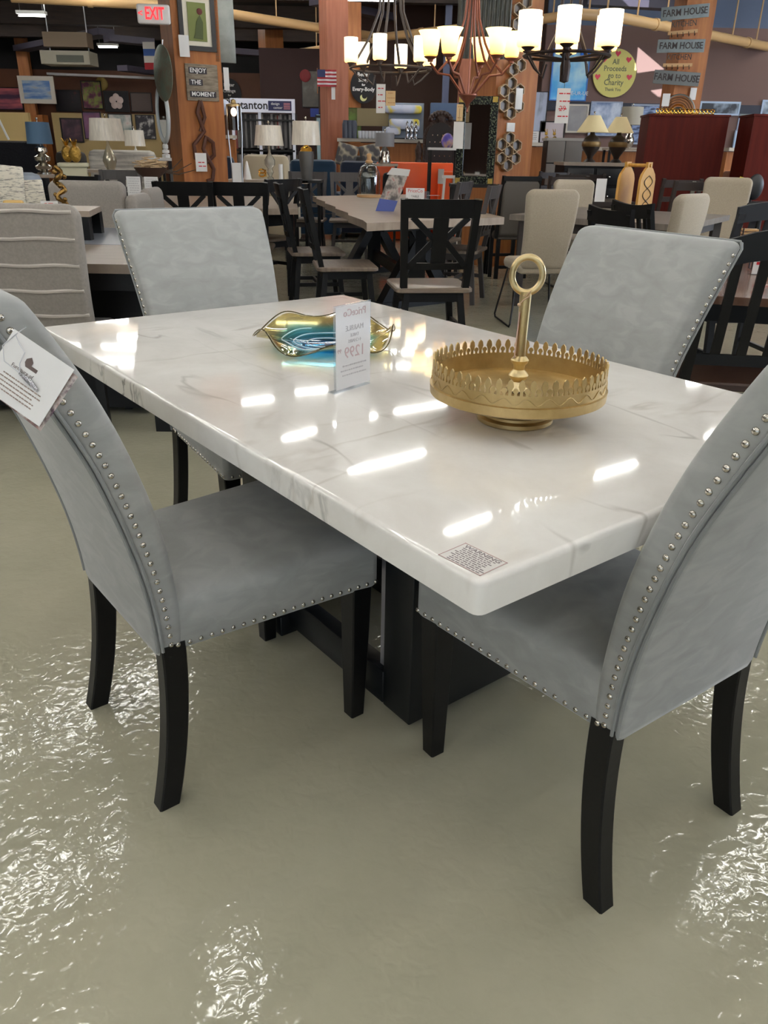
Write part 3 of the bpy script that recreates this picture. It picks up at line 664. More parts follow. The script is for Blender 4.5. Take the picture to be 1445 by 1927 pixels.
def ladder_chair(label, loc, rz, m, hz=.98, w=.44, pad=None, group=None, rails=3):
    t = thing('ladder_back_chair', label, 'chair', loc, rz, group)
    MB().bbox((0, 0, .45), (w, .43, .05), .02).build('seat', pad or m, t)
    for s in (-1, 1):
        MB().beam((s * (w / 2 - .02), -.2, 0), (s * (w / 2 - .02), -.2, .45), .036, .036, (0, 1, 0)).build('leg', m, t)
        MB().beam((s * (w / 2 - .02), -.2, .45), (s * (w / 2 - .015), -.29, hz), .036, .03, (0, 1, 0)).build('back_post', m, t)
        MB().beam((s * (w / 2 - .02), .19, 0), (s * (w / 2 - .02), .19, .44), .034, .034, (0, 1, 0)).build('leg', m, t)
    for i in range(rails):
        z = hz - .05 - i * .15; MB().beam((-w / 2 + .02, -.2 - (z - .45) * .17, z), (w / 2 - .02, -.2 - (z - .45) * .17, z), .018, .075 if i == 0 else .05).build('back_rail', m, t)
    mb = MB(); mb.box((0, .19, .39), (w - .06, .02, .06)); mb.box((0, 0, .2), (w - .06, .02, .02))
    for s in (-1, 1): mb.box((s * (w / 2 - .02), 0, .39), (.02, .36, .06)); mb.box((s * (w / 2 - .02), 0, .2), (.02, .36, .02))
    mb.build('apron', m, t); return t
def pad_chair(label, loc, rz, m, hz=1.0, w=.46, legs='metal', group=None, back0=.5, channels=0, seam=None, wing=0.0, name='upholstered_chair'):
    """upholstered chair with a curved shell back; faces +y"""
    t = thing(name, label, 'chair', loc, rz, group)
    MB().bbox((0, .02, .44), (w, .46, .09), .035).build('seat', m, t)
    lp = []; z0 = back0 - .06; rr_ = .055; lev = [(z0, .012), (z0 + .006, .002)] + [(z0 + (hz - rr_ - z0) * k / 14, 0) for k in range(1, 15)] + [(hz - rr_ + rr_ * math.sin(R(a)), rr_ * (1 - math.cos(R(a)))) for a in (15, 30, 45, 60, 75, 86)]
    for z, q in lev:
        k = (z - z0) / (hz - z0); y = -.2 - .11 * k - .03 * math.sin(math.pi * k); hw = w / 2 - .012 * math.cos(k * math.pi); th = .04
        lp.append([Vector((x, y + yy + wing * (x / hw) ** 2, z)) for x, yy in rrect(hw - q, -th + q * .55, th - q * .55, .03, 5)])
    mb = MB(); mb.loft(lp); bk = mb.build('backrest', m, t, smooth=60)
    if channels:
        mb = MB()
        for i in range(channels):
            k = (i + .75) / channels; z = back0 - .06 + (hz - back0 + .06) * k; y = -.2 - .11 * k - .03 * math.sin(math.pi * k) - .041
            mb.tube([(x * (w / 2 - .012), y + .006 * abs(x) ** 6, z + .003 * math.sin(x * 7 + i)) for x in [-1 + 2 * j / 12 for j in range(13)]], .0075, 6)
        mb.build('channel_piping', mat('pale_grey_piping', (176, 168, 160), .85), bk)
    if seam:
        k = (seam - back0 + .06) / (hz - back0 + .06); y = -.2 - .11 * k - .03 * math.sin(math.pi * k) + .04
        MB().tube([(-w / 2 + .02, y, seam), (0, y + wing * 0, seam), (w / 2 - .02, y, seam)], .004, 6).build('seam', m, bk)
    if legs == 'metal':
        for s in (-1, 1): MB().tube([(s * .17, -.14, .41), (s * .23, -.24, .03), (s * .23, -.22, .008), (s * .23, .19, .008), (s * .23, .21, .03), (s * .17, .13, .41)], .008, 8).build('leg', BLK, t)
    else:
        for sx in (-1, 1):
            for sy in (-1, 1): MB().beam((sx * (w / 2 - .04), sy * .18, .41), (sx * (w / 2 - .03), sy * .2, 0), .036, .036, (0, 1, 0)).build('leg', BLACKW, t)
    return t
def table(name, label, poly, z, th, topm, legm, legs, group=None, edge=None, legw=.07, lat=None):
    """poly: world corners of the top; legs: fraction positions"""
    P = [Vector((p[0], p[1], 0)) for p in poly]; c = sum(P, Vector()) / len(P)
    t = thing(name, label, 'table', (c.x, c.y, 0), 0, group)
    q = [(p.x - c.x, p.y - c.y) for p in P]
    MB().prism(q, th, 'xy', off=z - th / 2).build('tabletop', topm, t)
    for f in legs:
        x = sum(p[0] * w_ for p, w_ in zip(q, f)); y = sum(p[1] * w_ for p, w_ in zip(q, f))
        MB().box((x, y, (z - th) / 2), (legw, legw, z - th)).build('leg', legm, t)
    k = .86; qq = [(a * k, b * k) for a, b in q]; mb = MB()
    for i in range(len(qq)): a, b = qq[i], qq[(i + 1) % len(qq)]; mb.beam((a[0], a[1], z - th - .04), (b[0], b[1], z - th - .04), .02, .08)
    mb.build('apron', legm, t); return t
LG4 = lambda e=.08: [tuple((1 - e if i == j else (e / 2 if (i - j) % 2 else 0)) for j in range(4)) for i in range(4)]

# long farmhouse table in the middle
A = Vector((-.16, 5.94)); B = Vector((.93, 6.75)); D = Vector((-.86, 9.4)); Cc = B + (D - A)
ft = thing('farmhouse_table', 'long washed wood farmhouse table with black trestle base, holding the glass cloche', 'table', ((A.x + Cc.x) / 2, (A.y + Cc.y) / 2, 0))
c2 = Vector((ft.location.x, ft.location.y))
poly = [A - c2, B - c2, Cc - c2]
for i in range(1, 15):      # live edge along the left side
    q = (D - A) * (1 - i / 14) + A - c2
    if i == 1: poly.append(D - c2)
    poly.append(q + Vector((.02 * math.sin(i * 2.1), 0)))
MB().prism([tuple(p) for p in poly[:-1]], .055, 'xy', off=.76 - .0275).build('tabletop', TANTOP, ft)
dv = (D - A).normalized()
for f in (.2, .78):
    base = (A + B) / 2 + (D - A) * f - c2; ac = (B - A).normalized()
    mb = MB(); mb.box((base.x, base.y, .66), (.8, .12, .06), math.atan2(ac.y, ac.x)); mb.box((base.x, base.y, .03), (.8, .12, .06), math.atan2(ac.y, ac.x)); mb.build('trestle_rail', BLACKW, ft)
    for s in (-1, 1):
        a = base + ac * s * .36; b = base - ac * s * .36 * .2
        MB().beam((a.x, a.y, .03), (b.x, b.y, .66), .09, .09).build('trestle_brace', BLACKW, ft)
    MB().box((base.x, base.y, .35), (.14, .14, .6)).build('trestle_post', BLACKW, ft)
a = (A + B) / 2 + (D - A) * .2 - c2; b = (A + B) / 2 + (D - A) * .78 - c2
MB().beam((a.x, a.y, .2), (b.x, b.y, .2), .06, .1).build('stretcher', BLACKW, ft)
cc0 = cross_chair('black cross back chair with a grey wood seat, near end of the farmhouse table', (.26, 5.22, 0), R(9))
dup(cc0, (-.33, 6.12, 0), R(-80), 'black cross back chair left of the farmhouse table, the nearer of two')
dup(cc0, (-.62, 6.98, 0), R(-78), 'black cross back chair left of the farmhouse table, the farther of two')
GC = cross_chair('grey black cross back chair at the right side of the farmhouse table, the nearer one', (.62, 7.35, 0), R(72), frame=GREYPAINT)
dup(GC, (.44, 8.15, 0), R(70), 'grey black cross back chair at the right side of the farmhouse table, the farther one')
dup(GC, (at(575, 335, 10.4).x, 10.3, 0), R(178), 'grey cross back chair at the far end of the farmhouse table, left of the pair')
dup(GC, (at(650, 335, 10.4).x + .05, 10.3, 0), R(182), 'grey cross back chair at the far end of the farmhouse table, behind the glass cloche')
# bell cloche
c0 = atz(694, 371, .76)
cl = thing('glass_cloche', 'glass bell cloche with a wooden knob and base on the farmhouse table', 'cloche', c0)
s_ = c0.y / 1592
MB().lathe([(0, 0), (22 * s_, 0), (23 * s_, .006), (22.5 * s_, .028), (0, .03)], n=32).build('wooden_base', mat('pale_pine', (190, 150, 104), .5), cl)
rr = 23 * s_ * .93; hh = 66 * c0.y / 1758
MB().lathe([(rr, .03), (rr, hh * .55), (rr * .93, hh * .72), (rr * .72, hh * .88), (rr * .4, hh * .97), (.02, hh), (.02, hh - .004), (rr * .39, hh * .955), (rr * .7, hh * .865), (rr * .9, hh * .71), (rr * .97, hh * .55), (rr * .97, .03)], n=36, cap=False).build('glass_bell', GLASSY, cl)
MB().lathe([(0, hh - .004), (.04, hh - .002), (.042, hh + .012), (.026, hh + .025), (.022, hh + .05), (.028, hh + .075), (.02, hh + .09), (0, hh + .093)], n=16).build('knob', mat('light_wood', (196, 156, 108), .5), cl)
# brochure stand and price card
p, w_, h_ = rect(722, 302, 770, 378, 7.15)
bs = thing('brochure', 'slanted blue and white brochure standing on the farmhouse table', 'brochure', (p.x - .02, p.y, .762), R(-8))
BT = Matrix.Shear('XZ', 4, (0, 0)) 
mb = MB(); sh = .11; w2 = .155; h2 = .33
mb.prism([(-w2 / 2 - sh / 2, .06), (w2 / 2 - sh / 2, .04), (w2 / 2 + sh / 2, h2), (-w2 / 2 + sh / 2, h2 + .012)], .003); mb.build('cover', art('brochure_photo', [(60, 60, 66), (110, 104, 100), (190, 180, 172), (170, 60, 66)], 14), bs)
mb = MB(); mb.prism([(-w2 / 2 - sh / 2 - .022, -.0), (w2 / 2 - sh / 2 - .02, -.0), (w2 / 2 - sh / 2 + .012, .085), (-w2 / 2 - sh / 2 + .012, .10)], .005, off=-.003); mb.build('blue_band', mat('periwinkle_print', (84, 98, 168), .5), bs)
mb = MB(); mb.prism([(-w2 / 2 + sh / 2 - .04, h2 - .04), (w2 / 2 + sh / 2 - .012, h2 - .05), (w2 / 2 + sh / 2 + .002, h2 + .001), (-w2 / 2 + sh / 2 + .002, h2 + .013)], .005, off=-.002); mb.build('white_band', PAPER, bs)
def card(name, label, cat, px, Y, z=None, rz=0, m=None, thick=.004, stand=False, group=None):
    p, w_, h_ = rect(*px, Y)
    t = thing(name, label, cat, (p.x, p.y, p.z if z is None else z), rz, group)
    MB().box((0, 0, h_ / 2), (w_, thick, h_)).build('card', m or PAPER, t)
    if stand: MB().box((0, .02, .002), (w_, .05, .004)).build('base_plate', ACR, t)
    return t, w_, h_
t, w_, h_ = card('price_sign', 'white price card reading 1299 on the farmhouse table', 'sign', (764, 325, 799, 378), 6.7, .762, stand=True)
for s_, z, sz, mm in (('PriceCo', .90, .036, RED), ('TABLE', .70, .022, INK), ('6 CHAIRS', .58, .022, INK), ('1299', .39, .062, RED)): text('lettering', s_, sz, mm, t, (0 if s_ != '1299' else -.012, -.0025, h_ * z), ext=.0003)
text('lettering', '99', .022, RED, t, (w_ * .38, -.0025, h_ * .44), ext=.0003)
MB_lines(t, 'small_print', INK, -w_ * .4, w_ * .4, h_ * .24, h_ * .1, 3, .008, y=-.0025)
t, w_, h_ = card('acrylic_sign_holder', 'empty acrylic card holder beside the 1299 price card', 'sign', (793, 331, 808, 374), 6.95, .762, m=thin('frosted_acrylic', (214, 218, 220), .1, .5, .3), stand=True)
p = atz(815, 368, .76); pc = MB().box((0, 0, .0012), (.13, .09, .0022)).build('paper_sheet', PAPER, None, (p.x, p.y, .7602), .5); tag(pc, 'loose white paper on the far end of the farmhouse table', 'paper')

# grey upholstered dark framed chair behind, right of the farmhouse table
dk = pad_chair('dark framed counter chair with a grey upholstered back, below the gold framed mirror', (1.27, 8.95, 0), R(12), mat('dark_taupe_fabric', (86, 80, 74), .8), hz=1.0, w=.38, legs='wood', name='dark_framed_chair')
mb = MB()
for s in (-1, 1): mb.beam((s * .19, -.2, .42), (s * .19, -.335, 1.02), .03, .05, (0, 1, 0))
mb.box((0, -.34, 1.0), (.4, .04, .04)); mb.box((0, .2, .2), (.34, .02, .03)); mb.box((0, -.2, .12), (.34, .02, .03)); mb.build('frame', BLACKW, dk)

# striped-back chair at the left edge, wood table and plain chair behind it
sc = pad_chair('grey channel stitched upholstered chair at the left edge, back turned to the camera', (-1.60, 3.68, 0), R(3), GREYLIN, hz=1.015, w=.63, legs='wood', channels=6, back0=.44)
bt = table('wood_dining_table', 'grey wood dining table with black block legs behind the left velvet chairs', [(-2.5, 3.56), (-1.0, 3.56), (-1.0, 4.3), (-2.5, 4.3)], .76, .04, GREYWOOD, BLACKW, LG4(.06), legw=.09)
MB().box((0, 0, .35), (1.2, .3, .62)).build('pedestal', BLACKW, bt)
b2 = table('grey_side_table', 'low blue grey table behind the grey wood dining table', [(-2.7, 4.36), (-1.1, 4.36), (-1.1, 5.3), (-2.7, 5.3)], .755, .04, mat('blue_grey_lacquer', (100, 104, 112), .35), BLACKW, LG4(.06))
p, w_, h_ = rect(97, 340, 235, 412, 5.75)
pc = pad_chair('plain light grey upholstered chair facing the camera behind the grey wood table', (p.x, 5.45, 0), R(180), GREYLIN, hz=1.015, w=.5, legs='wood', back0=.5)
# counter table carrying board, card and figurine
ct = table('counter_height_table', 'counter height table behind the grey channel stitched chair', [(-2.6, 4.56), (-1.64, 4.56), (-1.72, 4.98), (-2.6, 4.98)], .905, .03, TANTOP, BLACKW, LG4(.06), legw=.05)
p = at(26, 386, 4.85); o = MB().bbox((0, 0, .0165), (.11, .05, .03), .012).build('wooden_block', mat('honey_wood', (196, 160, 96), .5), None, (p.x, p.y, .9055), .25); tag(o, 'small honey coloured wooden block at the left edge of the photo', 'ornament')
t, w_, h_ = card('small_sign_card', 'small white sign card with red print beside the gold figurine', 'sign', (77, 375, 108, 388), 4.75, .9055, .1, stand=False); MB_lines(t, 'print', RED, -w_ * .3, w_ * .3, h_ * .6, h_ * .4, 2, .008, y=-.003)
p = at(118, 386, 4.62)
fg = thing('gold_figurine', 'tall knotted gold figurine in front of the plain grey chair', 'figurine', (p.x, 4.62, .9055)); hF = (EYE - .9055) - (318 - 273) * 4.62 / 1758
mb = MB(); pts = []; rs = []
for i in range(26): k = i / 25; pts.append((.018 * math.sin(k * 17), .014 * math.cos(k * 13), .012 + hF * k)); rs.append(.008 + .007 * abs(math.sin(k * 19)))
mb.tube(pts, rs, 8)
for i in range(9): k = (i + .5) / 9; mb.ball((.03 * math.sin(i * 2.3), .02 * math.cos(i * 2.3), .02 + hF * k), .013, 8, 6)
mb.build('figure', mat('dark_gilt', (120, 92, 50), .3, 1.0), fg); MB().lathe([(0, 0), (.035, 0), (.035, .01), (.01, .014), (0, .014)], n=16).build('base', mat('dark_gilt', (120, 92, 50)), fg)
# back left dining table with black cross chairs
t = table('oak_dining_table', 'washed oak dining table with black frame behind the far velvet chair', [(-2.25, 6.75), (-.80, 7.35), (-1.05, 9.3), (-2.5, 9.0)], .76, .05, TANTOP, BLACKW, LG4(.1))
for px, dy, lab in ((343, 0, 'black cross back chair tucked under the oak table, left one of two'), (447, 0.1, 'black cross back chair tucked under the oak table, right one of two')):
    p = at(px, 340, 6.9 + dy); dup(cc0, (p.x, 7.12 + dy, 0), R(3), lab)
for px, Y, lab in ((215, 9.6, 'grey dining chair behind the two white menu cards'), (352, 9.75, 'grey dining chair behind the dark bowl of twigs')):
    p = at(px, 330, Y); dup(GC, (p.x, Y, 0), R(184), lab)
p = atz(548, 526, 0); dup(cc0, (-1.22, 8.0, 0), R(55), 'black chair with a light wood seat right of the oak dining table')
for i, (px, lab) in enumerate(((252, 'left'), (285, 'right'))):
    t, w_, h_ = card('menu_card', 'tall white menu card on the oak table, %s one of the two' % lab, 'sign', (px - 13, 328, px + 13, 371), 8.2, .762, stand=True); MB_lines(t, 'small_print', FG, -w_ * .4, w_ * .4, h_ * .9, h_ * .3, 7, .006, y=-.003)
# dark bowl of twigs
p = at(287, 355, 8.6)
bw = thing('twig_centrepiece', 'dark boat shaped bowl filled with pale twigs on the oak table', 'centrepiece', (p.x, 8.6, .762))
MB().lathe([(0, 0), (.05, 0), (.05, .01), (.012, .02), (.012, .10), (.05, .16), (.14, .23), (.17, .28), (.155, .28), (.12, .235), (.0, .2)], n=20, sq=(1, .6)).build('bowl', mat('dark_walnut', (62, 44, 36), .4), bw)
mb = MB(); rnd = random.Random(3)
for i in range(46):
    x = rnd.uniform(-.13, .12); y = rnd.uniform(-.06, .06); z = .27 + rnd.uniform(0, .11) * (1 - abs(x) * 4); a = rnd.uniform(-.5, .5)
    mb.tube([(x - .05 * math.cos(a), y, z - .02 * a), (x + .05 * math.cos(a), y + rnd.uniform(-.02, .02), z + .04 * a)], .006, 5)
mb.build('twigs', mat('pale_twigs', (206, 178, 140), .8), bw)['kind'] = 'stuff'
mb = MB()
for a, l in ((20, .34), (35, .28), (8, .36), (60, .16)): mb.tube([(.1, 0, .24), (.1 + l * .5 * math.cos(R(a)), 0, .2 + l * .4 * math.sin(R(a))), (.1 + l * math.cos(R(a)), 0, .22 + l * math.sin(R(a)) * .9)], [.008, .006, .003], 6)
mb.build('branch', mat('dark_twig', (74, 60, 50), .7), bw)
# two small beige stools' backs
for px, lab in ((343, 'left'), (363, 'right')):
    Yn = 5.9 if px == 343 else 6.38; p = at(px, 372, Yn); q = pad_chair('narrow beige upholstered chair seen edge on before the oak table, %s one of two' % lab, (p.x, Yn, 0), R(-88), GREYLIN, hz=.93 if px == 343 else .95, w=.42, legs='wood')

# right-hand dining table with cream chairs
rt = table('grey_dining_table', 'grey wood dining table between the cream chairs, holding the wine rack', [(1.02, 7.1), (2.2, 6.25), (3.05, 7.5), (1.9, 8.3)], .76, .045, mat('grey_oak_top', (132, 124, 116), .4, noise=(4, (112, 104, 98), (1, 8, 1))), GREYPAINT, LG4(.12))
cr0 = pad_chair('cream upholstered chair with black sled legs left of the wine rack, back to the camera', (1.14, 6.38, 0), R(8), LINEN, hz=1.0, w=.37, back0=.50, wing=.03)
p = at(1228, 400, 6.0); dup(cr0, (p.x, 6.0, 0), R(42), 'cream upholstered chair in front of the grey table, right of the wine rack')
q = pad_chair('tall cream chair with a stitched head roll, right end of the grey table', (at(1368, 400, 7.6).x, 7.7, 0), R(158), LINEN, hz=1.06, w=.40, seam=.93, wing=.03)
q = pad_chair('cream chair with a white tag on its back, beyond the grey table', (at(1088, 370, 8.5).x, 8.3, 0), R(188), LINEN, hz=1.0, w=.40, wing=.03, seam=.86)
MB().box((-.02, .385, .93), (.10, .004, .2)).build('price_tag', PAPER, q)
for px, Y, rz_, lab in ((1133, 4.85, -72, 'black slat back chair in front of the wine rack, left of the pair'), (1174, 5.45, -72, 'black slat back chair in front of the wine rack, right of the pair')):
    p = at(px, 400, Y); 
    if px == 1133: sl0 = slat_chair(lab, (p.x + .31, Y, 0), R(rz_), 5, .965, w=.44, arch=-.02)
    else: dup(sl0, (p.x + .31, Y, 0), R(rz_), lab)
slat_chair('dark blue grey slat back chair behind the large black slat chair at the right edge', (at(1420, 400, 4.6).x + .05, 4.8, 0), R(6), 4, .99, m=mat('dark_slate_paint', (44, 48, 54), .45), w=.46, arch=.03)
slat_chair('large black slat back chair at the right edge, beside the velvet chair', (1.42, 3.07, 0), R(-8), 5, .95, w=.58, arch=.07, seatm=mat('brown_stained_seat', (54, 34, 24), .35))
t = table('brown_dining_table', 'brown stained dining table seen through the slats of the black chair at right', [(.98, 3.05), (1.8, 2.85), (2.5, 4.3), (1.6, 4.6)], .76, .03, mat('brown_stain_top', (112, 80, 62), .25, noise=(4, (92, 64, 50), (1, 8, 1)), coat=.3), BLACKW, LG4(.1))
t, w_, h_ = card('price_sign', 'white price card on the brown dining table at the right edge', 'sign', (1424, 430, 1452, 500), 3.6, .762, stand=True); MB_lines(t, 'print', RED, -w_ * .35, w_ * .35, h_ * .85, h_ * .3, 4, .012, y=-.003)
p = at(1400, 490, 3.75); nh = thing('napkin_holder', 'wooden slatted napkin holder on black wire legs on the brown dining table', 'holder', (p.x, 3.75, .762), -.15)
mb = MB()
for i in range(4): mb.box((0, 0, .13 + i * .014), (.065, .05, .008))
mb.build('wood_slats', mat('light_wood', (196, 156, 108)), nh); mb = MB()
for s in (-1, 1): mb.tube([(s * .034, -.025, .18), (s * .034, -.025, .004), (s * .034, .025, .004), (s * .034, .025, .18)], .003, 6)
mb.build('wire_frame', BLK, nh)

# wine rack of two bottle-shaped boards
p = at(1193, 404, 7.05)
wr = thing('wine_rack', 'tall bottle shaped honey wood wine rack with black wire on the grey table', 'wine rack', (p.x - .02, 7.05, .762), R(-38))
hw_, hh_ = .155, .40
prof = [(-hw_, 0), (hw_, 0), (hw_, hh_ * .72), (hw_ * .85, hh_ * .82), (hw_ * .45, hh_ * .93), (hw_ * .3, hh_ * .95), (hw_ * .3, hh_ * 1.05), (-hw_ * .3, hh_ * 1.05), (-hw_ * .3, hh_ * .95), (-hw_ * .45, hh_ * .93), (-hw_ * .85, hh_ * .82), (-hw_, hh_ * .72)]
HON = mat('honey_wood_board', (206, 158, 76), .4, noise=(4, (188, 138, 60), (8, 1, 1)), coat=.2)
for y in (-.09, .09): MB().prism(prof, .02, 'yz', off=y * 1.0).build('board', HON, wr)
MB().tube([(-.11, 0, hh_ * .99), (.11, 0, hh_ * .99)], .014, 10).build('handle', HON, wr)
mb = MB(); 
for s in (-1, 1): mb.tube([(-.1, s * .1, .012), (.1, s * .1, .012)], .011, 8)
mb.build('dowel', HON, wr)
mb = MB()
for ph in (0, math.pi): mb.tube([(.104, .085 * math.sin(k / 30 * 3 * math.pi + ph), .03 + .29 * k / 30) for k in range(31)], .0028, 6)
mb.build('wire', BLK, wr)
# ------------------------------------------------------------------ posts
def post(name_label, px, py, Y, s, rz, m, ztop=ZC):
    p = at(px, py, Y); o = struct(MB().box((0, 0, ztop / 2), (s, s, ztop)).build('trim_%d' % post.k, m, None, (p.x, Y, 0), R(rz), smooth=0)); post.k += 1
    n = Vector((math.sin(R(rz)), -math.cos(R(rz)), 0)); return Vector((p.x, Y, 0)) + n * s / 2, rz, n
post.k = 40
P1 = post('left post', 367, 200, 9.75, .50, 28, CEDAR)
P2 = post('middle post', 629, 200, 14.5, .36, 24, PINKWOOD)
P3 = post('far post', 514, 200, 20.0, .42, 30, CEDAR)
post('far post', 655, 110, 16.5, .42, 10, CEDAR)
P4 = post('right post', 944, 200, 10.0, .54, 26, CEDAR)
P5 = post('sign post', 1286, 150, 11.6, .38, 6, CEDAR)
post('column', 873, 170, 15.5, .2, 0, PINKWOOD); post('column', 838, 170, 16.5, .12, 0, mat('slate_blue_paint', (86, 92, 116), .6))
post('post', 52, 160, 22.1, .26, 10, CEDAR); post('post', 75, 240, 21.6, .35, 0, CEDAR, 1.9)
def onface(P, px, py, off=0.0):
    p0, rz, n = P; r = ray(px, py); o = Vector((0, 0, EYE)); t = (p0 + n * off - o).dot(n) / r.dot(n); return o + r * t
def frect(P, x0, y0, x1, y1, off=.01):
    a = onface(P, x0, (y0 + y1) / 2, off); b = onface(P, x1, (y0 + y1) / 2, off); t = onface(P, (x0 + x1) / 2, y0, off); u = onface(P, (x0 + x1) / 2, y1, off)
    c = (a + b) / 2; return Vector((c.x, c.y, u.z)), (b - a).length, t.z - u.z
def slab(name, label, cat, P, px, th, m, off=.012, group=None, part='panel'):
    c, w_, h_ = frect(P, *px, off); t = thing(name, label, cat, c, R(P[1]), group)
    MB().bbox((0, 0, h_ / 2), (w_, th, h_), min(.004, th * .4)).build(part, m, t); return t, w_, h_
def pic(name, label, px, Y, fm, fw, cm, P=None, cat='picture', group=None, th=.03):
    if P: c, w_, h_ = frect(P, *px, th / 2 + .004); rz = R(P[1])
    else: c, w_, h_ = rect(*px, Y); rz = 0
    t = thing(name, label, cat, c, rz, group); mb = MB()
    mb.box((0, 0, fw / 2), (w_, th, fw)); mb.box((0, 0, h_ - fw / 2), (w_, th, fw))
    for s in (-1, 1): mb.box((s * (w_ - fw) / 2, 0, h_ / 2), (fw, th, h_ - fw * 2))
    mb.build('frame', fm, t, smooth=0); MB().box((0, .004, h_ / 2), (w_ - fw * 1.8, th * .5, h_ - fw * 1.8)).build('canvas', cm, t, smooth=0); return t, w_, h_
# on the left post
c, w_, h_ = frect(P1, 262, 9, 318, 45, .10)
p = at(289, 27, 9.05); w_ = 56 * 9.05 / 1592; h_ = 34 * 9.05 / 1800
ex_ = thing('exit_sign', 'white EXIT sign with red letters on the left timber post', 'sign', (p.x, 9.05, p.z - h_ / 2), R(8))
MB().bbox((0, 0, h_ / 2), (w_, .05, h_), .02).build('housing', mat('white_plastic', (226, 222, 218), .4), ex_)
RLED = mat('red_led_letters', (240, 30, 40), .4, emis=((255, 40, 50), 1.1))
text('lettering', 'EXIT', h_ * .86, RLED, ex_, (w_ * .04, -.028, h_ * .5), ext=.002, sx=.62, bold=.003); text('arrow', '<', h_ * .5, RLED, ex_, (-w_ * .39, -.028, h_ * .5), ext=.002)
MB().box((.1, .3, h_ / 2), (.04, .58, .04)).build('bracket', WHITE, ex_)
t, w_, h_ = pic('framed_picture', 'black framed picture of a kneeling figure in green, at the top of the left post', (336, -14, 404, 96), 0, mat('black_frame', (26, 26, 30), .35), .045, mat('off_white_mat', (222, 214, 196), .6), P1)
MB().box((0, -.008, h_ * .5), (w_ * .5, .01, h_ * .66)).build('print', mat('olive_green_print', (116, 124, 66), .6), t)
mb = MB(); mb.prism([(-.05, h_ * .22), (.05, h_ * .2), (.06, h_ * .5), (.03, h_ * .62), (-.01, h_ * .5), (-.03, h_ * .3)], .004, off=-.016); mb.build('figure_print', mat('moss_print', (74, 84, 44), .6), t)
mb = MB(); mb.ball((.03, -.016, h_ * .68), .03, 10, 6, (1, .1, 1)); mb.build('head_print', mat('dark_red_brown_print', (96, 40, 36), .6), t)
slab('price_tag', 'white price tag hanging beside the framed picture on the left post', 'tag', P1, (337, 66, 356, 107), .004, PAPER, .045)
t, w_, h_ = slab('wall_sign', 'weathered wooden sign reading ENJOY THE MOMENT', 'sign', P1, (350, 121, 410, 190), .02, mat('weathered_sign_wood', (150, 138, 120), .7, noise=(9, (112, 98, 82), (1, 1, 6))))
DKL = mat('dark_letter_plate', (52, 46, 52), .6)
for s_, z in (('ENJOY', .82), ('THE', .5), ('MOMENT', .18)):
    wd_ = {'ENJOY': .56, 'THE': .42, 'MOMENT': .82}[s_]; x = {'ENJOY': -.12, 'THE': -.2, 'MOMENT': 0}[s_] * w_
    MB().box((x, -.012, h_ * z), (w_ * wd_, .004, h_ * .17)).build('letter_plate', DKL, t); text('lettering', s_, h_ * .17, WHITE, t, (x, -.0155, h_ * z), ext=.001, bold=.001)
c, w_, h_ = frect(P1, 362, 190, 402, 338, .03); sp = thing('rope_carving', 'dark carved wooden rope loop sculpture hanging on the left post', 'ornament', c, R(P1[1]))
mb = MB(); N_s = 40; pts = []
ctrl = [(.0, 1.0), (-.12, .85), (.05, .62), (-.3, .45), (-.28, .28), (.05, .22), (.32, .32), (.30, .48), (.08, .55), (-.02, .40), (.12, .28), (.28, .14), (.22, .0), (-.02, -.03)]
for i in range(len(ctrl) - 1):
    for k in range(4): a = k / 4; pts.append(((ctrl[i][0] * (1 - a) + ctrl[i + 1][0] * a) * w_ * 1.5, -.01 * math.sin(i), (ctrl[i][1] * (1 - a) + ctrl[i + 1][1] * a) * h_))
mb.tube(pts, .022, 8); mb.tube([(0, 0, h_), (.03 * w_, 0, h_ * .98), (.16 * w_, 0, h_ * .8), (-.1 * w_, 0, h_ * .62)], .02, 8); mb.build('carving', mat('dark_carved_wood', (84, 46, 30), .5), sp)
t, w_, h_ = slab('price_tag', 'white price tag with red print on the rope carving', 'tag', P1, (368, 288, 389, 323), .004, PAPER, .06); MB_lines(t, 'print', RED, -w_ * .3, w_ * .3, h_ * .5, h_ * .3, 2, .01, y=-.003)
t, w_, h_ = slab('metal_panel', 'tall grey sheet metal panel at the right edge of the left post', 'panel', P1, (401, -12, 440, 118), .04, mat('dull_grey_sheet', (142, 144, 140), .4, .5, noise=(3, (112, 116, 112))), -.02)
slab('price_tag', 'narrow white price tag hanging below the grey metal panel', 'tag', P1, (421, 127, 431, 170), .004, PAPER, -.02)
p = at(308, 138, 9.15); vp = thing('verdigris_plate', 'large oval verdigris metal plate hanging on the left post', 'plate', (p.x, 9.15, p.z), R(-52))
mb = MB(); mb.T = Matrix.Rotation(R(90), 4, 'X'); mb.lathe([(0, .03), (.08, .028), (.16, .02), (.22, .0), (.225, .01), (.16, .035), (0, .045)], n=32, sq=(1, 1.15)); mb.build('plate', mat('verdigris', (112, 122, 108), .45, .4, noise=(6, (120, 84, 64), (1, 1, 1), .45, .75), bump=(20, .4, .01)), vp)
MB().tube([(0, .01, .25), (0, .02, .30)], .006, 6).build('hook', STEEL, vp)
p = at(300, 215, 9.3); ov = thing('oval_mirror', 'large oval white framed mirror behind the verdigris plate', 'mirror', (p.x + .03, 9.32, p.z), R(-60))
mb = MB(); mb.T = Matrix.Rotation(R(90), 4, 'X') @ Matrix.Scale(1.3, 4, (0, 1, 0)); mb.tube([(.20 * math.cos(a), .20 * math.sin(a), 0) for a in [2 * math.pi * i / 40 for i in range(40)]], .022, 8, closed=True); mb.build('frame', mat('white_frame', (186, 190, 192), .4), ov)
